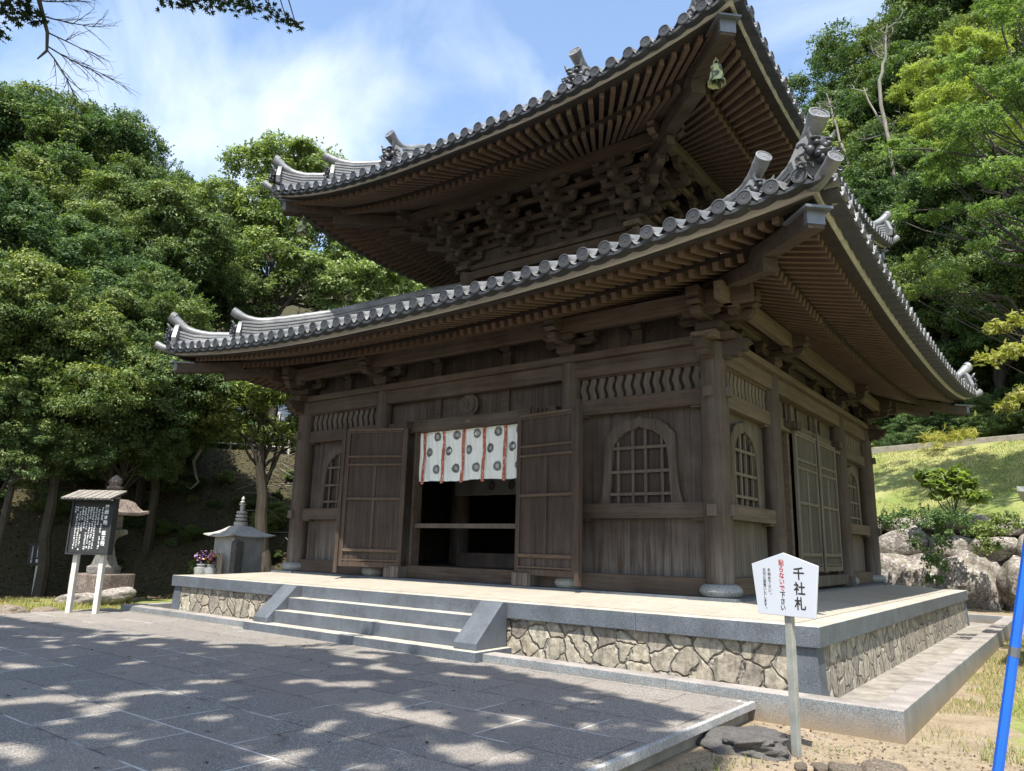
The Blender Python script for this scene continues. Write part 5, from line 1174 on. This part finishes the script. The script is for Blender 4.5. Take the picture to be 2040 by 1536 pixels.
# ivy and creepers on the wall
def leafy(name, lobes, base, lab, cat, mat, dens, size, asp, stem=True, flat=.8, grp=None, young=.35):
    t = empty(name, base, lab, cat, grp); p, n_, r_ = lobes_leaves(lobes, dens, flat=flat, inner=.1, young=young); p = p-np.array(base)
    ob = bpy.data.objects.new('foliage', leafmesh('foliage', p, n_, size, asp, M[mat], r_, .4)); COL.objects.link(ob); ob.parent = t
    if stem:
        tb = MB(T(*[-c for c in base]))
        for l in lobes: limb(tb, base, l[:3], .02, .008, 5, .1)
        tb.build('stem', M['bark'], t, True, fix=False)
    return t
leafy('creeper', [(5.15, 8.9, 1.5, .6), (4.5, 9.0, 1.62, .45), (5.8, 8.9, 1.55, .5), (5.25, 8.8, 1.0, .42), (5.35, 8.8, .5, .32), (5.3, 8.85, .1, .2), (4.0, 9.2, 1.55, .35), (3.6, 9.35, 1.6, .25)], (5.2, 9.3, 1.6), 'bushy creeper hanging down the middle of the boulder wall', 'creeper', 'leafC', 240, .075, .6, False)
leafy('creeper', [(6.75, 8.6, 1.35, .42), (7.15, 8.5, 1.55, .36), (6.6, 8.6, .9, .28), (7.5, 8.4, 1.6, .3)], (6.8, 9.0, 1.4), 'smaller creeper clump hanging at the right of the boulder wall', 'creeper', 'leafC', 240, .075, .6, False)
sl = [(5.69, 9.9, 2.9, .25), (5.35, 9.8, 2.75, .25), (6.05, 9.9, 2.72, .28), (5.75, 9.8, 2.45, .25), (6.35, 9.9, 2.35, .22), (5.2, 9.8, 3.0, .2), (5.95, 9.9, 3.05, .2), (5.45, 9.8, 2.35, .18)]
leafy('sapling', sl, (5.75, 9.95, 1.75), 'broad-leaved green sapling growing from the top of the boulder wall', 'sapling', 'leafF', 60, .26, .75)
leafy('sapling', [(8.35, 3.0, .55, .25), (8.45, 3.1, .95, .22), (8.3, 2.9, .2, .2)], (8.4, 3.1, -.8), 'leafy sapling at the right edge in front of the boulder wall', 'sapling', 'leafC', 60, .16, .7)
gs = leafy('tall_grass_clump', [(5.0, 16.6, 4.9, .5), (5.6, 16.2, 4.9, .4), (4.5, 16.9, 4.9, .4)], (5.0, 16.6, 4.6), 'clump of long grass spilling over the kerb on the bank', 'grass clump', 'leafY', 60, .4, .07, False)

# ================================================================ GRASS
def blades(name, pts, h0, h1, wd, mat, kind='stuff'):
    n = len(pts); a = rng.uniform(0, 2*PI, n); h = rng.uniform(h0, h1, n); lean = rng.normal(size=(n, 2))*.35*h[:, None]; dx = np.stack([np.cos(a), np.sin(a), 0*a], 1)*wd/2
    tip = pts+np.stack([lean[:, 0], lean[:, 1], h], 1); v = np.stack([pts-dx, pts+dx, tip], 1).reshape(-1, 3); me = bpy.data.meshes.new(name); me.vertices.add(3*n); me.vertices.foreach_set('co', v.astype(np.float32).ravel())
    me.loops.add(3*n); me.loops.foreach_set('vertex_index', np.arange(3*n, dtype=np.int32)); me.polygons.add(n); me.polygons.foreach_set('loop_start', np.arange(0, 3*n, 3, dtype=np.int32)); me.polygons.foreach_set('loop_total', np.full(n, 3, dtype=np.int32)); me.update()
    r_ = rng.random(n); c = np.repeat(np.stack([r_, r_, r_, np.ones(n)], 1), 3, 0).astype(np.float32); at_ = me.color_attributes.new('rnd', 'FLOAT_COLOR', 'POINT'); at_.data.foreach_set('color', c.ravel()); me.materials.append(mat)
    ob = bpy.data.objects.new(name, me); COL.objects.link(ob); tag(ob, kind=kind); return ob
M['grassm'] = leafm('grass_blades', [(.08, .13, .03), (.16, .20, .05), (.26, .27, .10), (.42, .36, .18), (.50, .35, .18)], .7, .3)
def tz(x, y):   # height of the real ground mesh
    ix = np.clip(np.searchsorted(xs, x)-1, 0, nx-2); iy = np.clip(np.searchsorted(ys, y)-1, 0, ny-2)
    fx = (x-xs[ix])/(xs[ix+1]-xs[ix]); fy = (y-ys[iy])/(ys[iy+1]-ys[iy]); 
    return Zg[iy, ix]*(1-fx)*(1-fy)+Zg[iy, ix+1]*fx*(1-fy)+Zg[iy+1, ix]*(1-fx)*fy+Zg[iy+1, ix+1]*fx*fy
def scatter(n, x0, x1, y0, y1, cond):
    x = rng.uniform(x0, x1, n); y = rng.uniform(y0, y1, n); k = cond(x, y); x = x[k]; y = y[k]; return np.stack([x, y, tz(x, y)], 1)
def nz2(x, y, s): return np.array([mn.noise(Vector((a*s, b*s, 1))) for a, b in zip(x, y)])
p = scatter(90000, 7.17, 13, -7.5, 9.5, lambda x, y: (nz2(x, y, .8) > -.12-.25*(y > -3)) & (y > -7.2+ (x < 7.7)*2.2*rng.random(len(x))))
blades('grass', p, .02, .09, .008, M['grassm'])
p = scatter(90000, -6, 14, 8, 20, lambda x, y: (.268*x+.963*y-11.5 > .75) & (.268*x+.963*y-11.5 < 6.6) & (nz2(x, y, .5) > -.25)); blades('grass', p, .03, .11, .018, M['grassm'])
p = scatter(9000, -10.5, -7.0, -9.5, -5.5, lambda x, y: (nz2(x, y, 1.3) > -.2) & ((x < -7.35) | (y > -6.95)) & ~((x > -7.2) & (y > -7.0) & (y < 7.2) & (x < 7)) & (np.hypot(x+8.9, y+6.1) > .9)); blades('grass', p, .03, .12, .012, M['grassm'])
p = scatter(3500, 5.9, 9, -10, -6.9, lambda x, y: nz2(x, y, 1.7) > .18); blades('grass', p, .02, .07, .010, M['grassm'])
# fallen leaves
n = 9000; x = rng.uniform(-20, -7.4, n); y = rng.uniform(-12, 3, n); k = (-.85*x+.53*y-6.8 > -1.5); x, y = x[k], y[k]; z = tz(x, y)+.03
M['litter'] = leafm('dead_leaves', [(.04, .025, .015), (.12, .07, .04), (.26, .16, .09)], .8, .1)
me = leafmesh('fallen_leaves', np.stack([x, y, z], 1), rng.normal(size=(len(x), 3))*.4+np.array([0, 0, 1]), .09, .5, M['litter'], rng.random(len(x))); ob = bpy.data.objects.new('fallen_leaves', me); COL.objects.link(ob); tag(ob, kind='stuff')
n = 700; x = rng.uniform(5.9, 8.6, n); y = rng.uniform(-10, -6.9, n); k = ~((x < 7.2) & (y > -7.0)); x, y = x[k], y[k]
me = leafmesh('fallen_leaves', np.stack([x, y, tz(x, y)+.008], 1), rng.normal(size=(len(x), 3))*.3+np.array([0, 0, 1]), .035, .5, M['litter'], rng.random(len(x))); ob = bpy.data.objects.new('fallen_leaves', me); COL.objects.link(ob); tag(ob, kind='stuff')

n = 150; x = rng.uniform(-7, 5.8, n); y = rng.uniform(-14, -7.1, n); me = leafmesh('fallen_leaves', np.stack([x, y, x*0-.682], 1), rng.normal(size=(n, 3))*.15+np.array([0, 0, 1]), .045, .5, M['litter'], rng.random(n)); ob = bpy.data.objects.new('fallen_leaves', me); COL.objects.link(ob); tag(ob, kind='stuff')
# ================================================================ FOREGROUND RIGHT
sg = empty('notice_sign', (6.52, -8.01, -.87), 'white five-sided notice board with black and red Japanese lettering on a metal post', 'sign', rz=R(-19))
b = MB(); b.box(-.033, .033, 0, .05, 0, 1.15); b.build('post', M['steel'], sg, bevel=.004)
b = MB(); W_, Hh = .335, .0
pr = [(-.275, 1.085), (.275, 1.085), (.325, 1.50), (0, 1.60), (-.325, 1.50)]
b.prism(pr, -.022, -.002, 'y'); b.build('board', M['sign'], sg, bevel=.003)
b = MB(); vtext(b, '千社札', .145, 1.435, .108, .120, -.0235, 0, .022)
vtext(b, '下さい', -.02, 1.255, .053, .0525, -.0235, 0, .022)
vtext(b, 'お納め下さい。', -.145, 1.455, .033, .0345, -.0235, 0, .014)
vtext(b, '大切に保管いたします。', -.195, 1.455, .033, .0325, -.0235, 0, .014); b.build('black_lettering', M['ink'], sg)
b = MB(); vtext(b, '貼らないで', -.02, 1.518, .054, .0525, -.0235, 0, .022); b.build('red_lettering', M['red_ink'], sg)
bp = empty('blue_pole', (7.95, -9.56, -.87), 'bright blue painted pole leaning at the right edge of the view', 'pole'); b = MB(); b.beam((0, 0, -.05), (.40, .06, 1.55), .05, .022)
b.v = []; b.f = []; b.m = []; b.tube([(-.01, 0, -.05), (.26, .015, 1.2), (.53, .03, 2.45)], .026, 6); b.build('rod', M['blue'], bp)
b = MB(); b.tube([(.235, .0135, 1.08), (.245, .014, 1.13)], .0272, 6); b.build('scuffed_band', M['lead'], bp)
o_ = rock('boulder', (8.50, -8.60, -.62), (.34, .38, .38), M['rock'], None, 41, 3); tag(o_, 'rough squared boulder cut by the lower right edge', 'boulder')
o_ = rock('flat_stone', (6.14, -8.10, -.84), (.33, .25, .11), M['wet'], None, 47, 5, .4, amp=.5); tag(o_, 'flat dark porous stone lying beside the sign post', 'stone')
random.seed(14)
for i, (x, y, s, lab) in enumerate(((6.98, -8.33, .10, 'pale rounded rock in the dirt below the sign'), (7.22, -8.20, .14, 'brown oval rock near the bottom edge right of the sign post'), (6.80, -8.30, .06, 'small pale rock left of the others at the bottom edge'), (7.03, -8.22, .07, 'cream coloured rock squeezed between the two larger rocks'), (6.85, -8.12, .04, 'tiny tan pebble right of the sign post foot'), (7.42, -8.02, .05, 'small grey rock nearest the blue pole'), (6.66, -8.34, .05, 'small light chip of stone at the foot of the sign post'))):
    o_ = rock('rock', (x, y, -.86+s*.2), (s*1.2, s*.9, s*.6), M['rock'], None, 50+i, 3, random.uniform(0, 3)); tag(o_, lab, 'rock', 'loose rocks in the dirt')
pts = scatter(1500, 5.9, 8.8, -10, -6.95, lambda x, y: ~((x < 7.2) & (y > -7.05)))
b = MB()
for p in pts:
    s = random.uniform(.006, .022); b.add([(s, 0, 0), (-s*.5, s*.8, 0), (-s*.5, -s*.8, 0), (0, 0, s*.8)], [(0, 1, 3), (1, 2, 3), (2, 0, 3)], 0, T(*p) @ RZ(random.uniform(0, 6)))
o_ = b.build('gravel', M['rock']); tag(o_, kind='stuff')

# ================================================================ LEFT SIDE OBJECTS
# stone lantern
sl_ = empty('stone_lantern', (-9.08, -6.40, -.75), 'tall weathered stone lantern with curled roof standing behind the black information board', 'lantern', rz=R(8))
o_ = rock('base_rock', (0, -.1, .14), (1.25, .8, .26), M['boulder'], sl_, 61, 4, .1, amp=.25)
b = MB(); b.box(-.68, .68, -.68, .68, .30, .80); b.build('plinth', M['brown_stone'], sl_, bevel=.03)
def sqlathe(prof, n=6, rot=0): 
    m = MB(); m.lathe(prof, n, M=RZ(rot)); return m
b = MB(); b.lathe([(.50, .802), (.52, .98), (.40, 1.02), (.27, 1.35), (.22, 1.55), (.26, 1.72), (.36, 1.78)], 4, M=RZ(PI/4), cap=True); b.build('shaft', M['lanternstone'], sl_, bevel=.02)
b = MB(); b.lathe([(.36, 1.782), (.56, 1.86), (.56, 1.97), (.50, 1.98)], 4, M=RZ(PI/4)); b.build('shelf', M['lanternstone'], sl_, bevel=.01)
b = MB(); b.box(-.27, .27, -.27, .27, 1.982, 2.40); b.build('fire_box', M['lanternstone'], sl_, bevel=.015)
rf = MB(); rings = []
for (m_, z, lf) in ((.20, 2.80, 0), (.34, 2.78, 0), (.47, 2.72, 0), (.56, 2.58, .01), (.66, 2.47, .03), (.80, 2.43, .08), (.80, 2.36, .08), (.70, 2.38, .03), (.3, 2.402, 0)):
    ring = []
    for k in range(4):
        for t in np.linspace(-1, 1, 9)[:-1]:
            v = RZ(k*PI/2) @ Vector((t*m_, -m_, z+lf*abs(t)**3)); ring.append(tuple(v))
    rings.append(ring)
rf.grid(rings, closed=True); rf.build('roof', M['brown_stone'], sl_, True)
b = MB(); b.lathe([(.22, 2.79), (.23, 2.98), (.20, 3.0), (.17, 3.03), (.24, 3.08), (.245, 3.14), (.16, 3.16), (.205, 3.25), (.19, 3.33), (.10, 3.41), (.001, 3.47)], 16); b.build('finial', M['brown_stone'], sl_, True)
sl_.scale = (.70, .70, .83)
# second lantern, only the roof tip of which shows at the right edge
l2 = empty('stone_lantern', (9.05, -.45, -.8), 'stone lantern of which only the upturned roof corner shows at the right edge', 'lantern')
for nm, mk_ in (('roof', 'gray'),):
    rf2 = MB(T(0, 0, .05)); rf2.grid([[(x*1.45, y*1.45, z) for x, y, z in r_] for r_ in rings], closed=True); rf2.build('roof', M['gray'], l2, True)
b = MB(); b.lathe([(.5, 0), (.5, .35), (.28, .4), (.25, 1.8), (.5, 1.95), (.5, 2.05), (.3, 2.06), (.3, 2.46)], 6); b.build('shaft', M['gray'], l2)
# information board
ib = empty('information_board', (-6.57, -7.875, -.72), 'black information board with white vertical lettering under a little plank roof on two white posts', 'sign', rz=R(31))
for s in (-1, 1):
    b = MB(); b.box(s*.28-.045, s*.28+.045, 0, .09, 0, 2.15) if False else b.box(s*.27-.045, s*.27+.045, 0, .09, 0, 2.1); b.build('post', M['whitewood'], ib, bevel=.004)
b = MB(); b.box(-.40, .40, -.055, -.01, 1.13, 2.12); b.build('board', M['black'], ib, bevel=.004)
b = MB(); b.box(-.43, -.401, -.08, .03, 1.10, 2.16); b.box(.401, .43, -.08, .08, 1.10, 2.16); b.box(-.40, .40, -.08, -.01, 1.10, 1.128) ; b.build('frame', M['black'], ib)
rfb = MB()
for i in range(13):
    x = -.47+.94*i/12; rfb.box(x-.031, x+.031, -.34, .18, 0, .03, M=T(0, 0, 2.24+.004*(i % 2)) @ Matrix.Rotation(R(20), 4, 'X'))
rfb.build('plank_roof', M['barkl'], ib)
b = MB(); b.box(-.49, .49, -.33, .17, -.025, -.003, M=T(0, 0, 2.24) @ Matrix.Rotation(R(20), 4, 'X')); b.build('roof_board', M['black'], ib)
b = MB(); vtext(b, '薬師本殿 医王殿', .285, 2.00, .088, .098, -.0565, 0, .018)
random.seed(3)
def scrib(x, z0, z1, w_, y=-.0565):
    z = z0
    while z > z1:
        h = w_*random.uniform(.8, 1.0)
        if random.random() < .93:
            for _ in range(random.randint(3, 5)):
                if random.random() < .5: q = z-random.uniform(0, h); b.box(x-w_*.45, x+w_*random.uniform(.2, .45), y-.001, y, q-w_*.07, q+w_*.07)
                else: q = x+random.uniform(-.35, .35)*w_; b.box(q-w_*.07, q+w_*.07, y-.001, y, z-h, z-h*random.uniform(0, .35))
        z -= h*1.22
for i, (x, t0, t1) in enumerate(((.205, 2.0, 1.24), (.135, 1.96, 1.62), (.08, 2.0, 1.22), (.025, 2.0, 1.22), (-.03, 2.0, 1.22), (-.085, 2.0, 1.22), (-.14, 1.97, 1.62), (-.195, 2.0, 1.22), (-.25, 2.0, 1.22), (-.305, 2.0, 1.22), (-.35, 2.0, 1.9))): scrib(x, t0, t1, .040)
b.build('white_lettering', M['whitepaint'], ib)
# small sign in the shade
ss = empty('small_sign', (-11.98, -6.65, ground(-11.98, -6.65)), 'small dark sign with faint white characters on a grey stake in the shade', 'sign', rz=R(45))
b = MB(); b.box(-.04, .04, 0, .05, 0, .95); b.build('stake', M['whitewood'], ss)
b = MB(); b.box(-.24, .24, -.03, -.002, .72, 1.25); b.build('board', M['black'], ss)
b = MB(); vtext(b, '源氏不動', 0, 1.17, .11, .115, -.032, 0, .01); 
for x in (-.15, .11, .17): scrib(x, 1.18, .82, .04, -.032)
b.build('lettering', M['whitepaint'], ss)
# cenotaph with finial
ce = empty('stone_cenotaph', (-7.55, -4.05, -.75), 'grey granite cenotaph with wide shallow roof and ringed finial left of the hall', 'monument')
b = MB(); b.box(-.5, .5, -.5, .5, 0, .25); b.build('base', M['gray'], ce, bevel=.01)
b = MB(); b.box(-.40, .40, -.40, .40, .252, .95); b.box(-.399, .399, -.399, .399, .952, 1.55); b.build('body', M['cen'], ce, bevel=.006)
rf = MB(); rg_ = []
for (m_, z, lf) in ((.20, 1.80, 0), (.25, 1.795, 0), (.42, 1.70, .0), (.60, 1.62, .02), (.80, 1.555, .055), (.80, 1.535, .055), (.6, 1.55, .02), (.45, 1.552, 0)):
    ring = []
    for k in range(4):
        for t in np.linspace(-1, 1, 13)[:-1]:
            v = RZ(k*PI/2) @ Vector((t*m_*.74, -m_*.74, z+lf*abs(t)**2.2)); ring.append(tuple(v))
    rg_.append(ring)
rf.grid(rg_, closed=True); rf.add(rg_[0], [tuple(range(48))]); rf.build('roof', M['granl'], ce, True)
b = MB(); b.lathe([(.16, 1.80), (.16, 1.90), (.05, 1.905), (.13, 1.93), (.14, 1.96), (.13, 1.985), (.05, 1.99), (.13, 2.015), (.135, 2.045), (.125, 2.07), (.05, 2.075), (.12, 2.10), (.125, 2.125), (.115, 2.15), (.045, 2.16), (.06, 2.24), (.05, 2.30), (.085, 2.31), (.085, 2.325), (.03, 2.335), (.07, 2.37), (.03, 2.40), (.045, 2.44), (.035, 2.47), (.001, 2.52)], 20); b.build('finial', M['granl'], ce, True)
mk = empty('marker_post', (-6.98, -4.45, -.8), 'narrow dark inscribed stone post in front of the cenotaph', 'marker'); b = MB(); b.box(-.10, .10, -.10, .10, 0, 1.48); b.lathe([(.145, 1.48), (.02, 1.54)], 4, M=RZ(PI/4)); b.build('shaft', M['wet'], mk, bevel=.01)
tb_ = empty('memorial_tablets', (-7.35, -4.62, -.75), 'pale leaning wooden memorial tablets against the cenotaph', 'tablets')
b = MB(T(7.35, 4.62, .75))
for i, x in enumerate((-7.62, -7.52, -7.42, -7.32, -7.22)): b.box(x-.035, x+.035, -4.64-.01*i, -4.62-.01*i, -.5, .42-.05*(i % 2))
b.build('tablet', M['pale'], tb_)
for j, (x, y, lab) in enumerate(((-7.86, -4.83, 'left grey flower vase with purple blooms beside the cenotaph'), (-7.62, -4.72, 'right grey flower vase with pink and yellow blooms beside the cenotaph'))):
    e = empty('flower_vase', (x+.1, y, -.75), lab, 'vase', 'pair of grave flower vases'); b = MB(); b.lathe([(.12, 0), (.12, .55), (.13, .62), (.15, .80), (.15, .83), (.09, .835), (.09, .88), (.11, .89), (.11, .91), (.03, .915)], 16); b.build('vase', M['gray'], e, True)
    fl = MB(); gr = MB()
    for i in range(70):
        p = Vector((random.gauss(0, .07), random.gauss(0, .07), 1.07+random.gauss(0, .07))); s = random.uniform(.014, .03); c = random.choice((0, 1, 2, 3) if j else (0, 0, 3, 4))
        fl.lathe([(.001, -s*.6), (s, 0), (.001, s*.6)], 7, c, T(*p), cap=False)
    for i in range(16): gr.tube([(0, 0, .9), (random.gauss(0, .08), random.gauss(0, .08), 1.0+random.random()*.2)], [.006, .012], 4)
    if 'pinkf' not in M:
        for nm_, cc in (('pinkf', (.6, .25, .4)), ('yelf', (.7, .5, .08)), ('magf', (.45, .06, .2)), ('lilf', (.55, .42, .62)), ('purf', (.22, .10, .38))): M[nm_] = flat(nm_+'_petals', cc, .8)
    fl.build('flowers', [M['pinkf'], M['yelf'], M['magf'], M['lilf'], M['purf']], e); gr.build('stalks', M['leafM'], e)
o_ = rock('rock', (-7.45, -8.75, -.74), (.34, .26, .17), M['rock'], None, 71, 4, .3); tag(o_, 'pinkish rock bordering the paving at the far left', 'rock')
o_ = rock('rock', (-7.42, -8.15, -.76), (.24, .22, .14), M['rock'], None, 72, 4, 1.3); tag(o_, 'smaller brown rock beside the left corner of the paving', 'rock')
# brushwood on the bank behind the cenotaph
bw = MB(); random.seed(31)
for i in range(170):
    x = random.uniform(-12.5, -7.8); y = random.uniform(-1.8, 3.0)-.0; z = ground(x, y)+random.uniform(.05, .45); a = random.uniform(-.5, .9); l = random.uniform(.8, 2.2)
    bw.tube([(x, y, z), (x+l*.5*math.cos(a), y+l*.5*math.sin(a), z+random.uniform(-.05, .25)), (x+l*math.cos(a), y+l*math.sin(a), z+random.uniform(-.35, .2))], [.014, .010, .004], 4)
o_ = bw.build('brushwood', M['barkl']); tag(o_, kind='stuff')
# pale twisted dead branch hanging at the left
db_ = empty('dead_branch', (-11.6, -2.7, 4.3), 'pale twisted dead branch hanging in front of the shady bank', 'branch'); b = MB(); b.tube([(0, 0, 0), (-.05, -.02, -.5), (-.25, -.12, -1.0), (-.42, -.2, -1.35), (-.32, -.15, -1.75), (-.22, -.1, -1.95), (-.4, -.2, -2.15), (-.55, -.28, -2.1)], [.07, .06, .05, .045, .04, .035, .022, .01], 8); b.build('stem', M['barkl'], db_, True)
# house and railing on the terrace behind
hs = empty('house', (-22.5, 6.2, 3.9), 'low brown building with white windows half hidden behind the trees on the terrace', 'house', rz=R(50)); b = MB(); b.box(-5.5, 5.5, 0, 5, 0, 2.3); b.build('wall', M['brown_stone'], hs)
b = MB(); b.prism([(-1.2, 2.31), (6, 2.31), (2.4, 4.2)], -6, 6, 'x'); b.build('roof', M['gray'], hs)
for x in (-4, -2, 0, 2, 4):
    b = MB(); b.box(x-.65, x+.65, -.05, .02, .9, 1.9); wf = b.build('window', M['whitewood'], hs); b = MB(); b.box(x-.58, x-.03, -.06, -.051, .96, 1.84); b.box(x+.03, x+.58, -.06, -.051, .96, 1.84); b.build('pane', M['lead'], wf)
rl = empty('railing', (-14.6, 1.0, 3.55), 'white pipe railing along the terrace edge left of the hall', 'railing', rz=R(58)); b = MB()
for z in (.5, .95): b.tube([(-7, 0, z), (7, 0, z)], .03, 6)
b.build('rail', M['whitewood'], rl); 
for i in range(8):
    b = MB(); b.tube([(-7+2*i, 0, 0), (-7+2*i, 0, 1.0)], .04, 6); b.build('rail_post', M['whitewood'], rl)
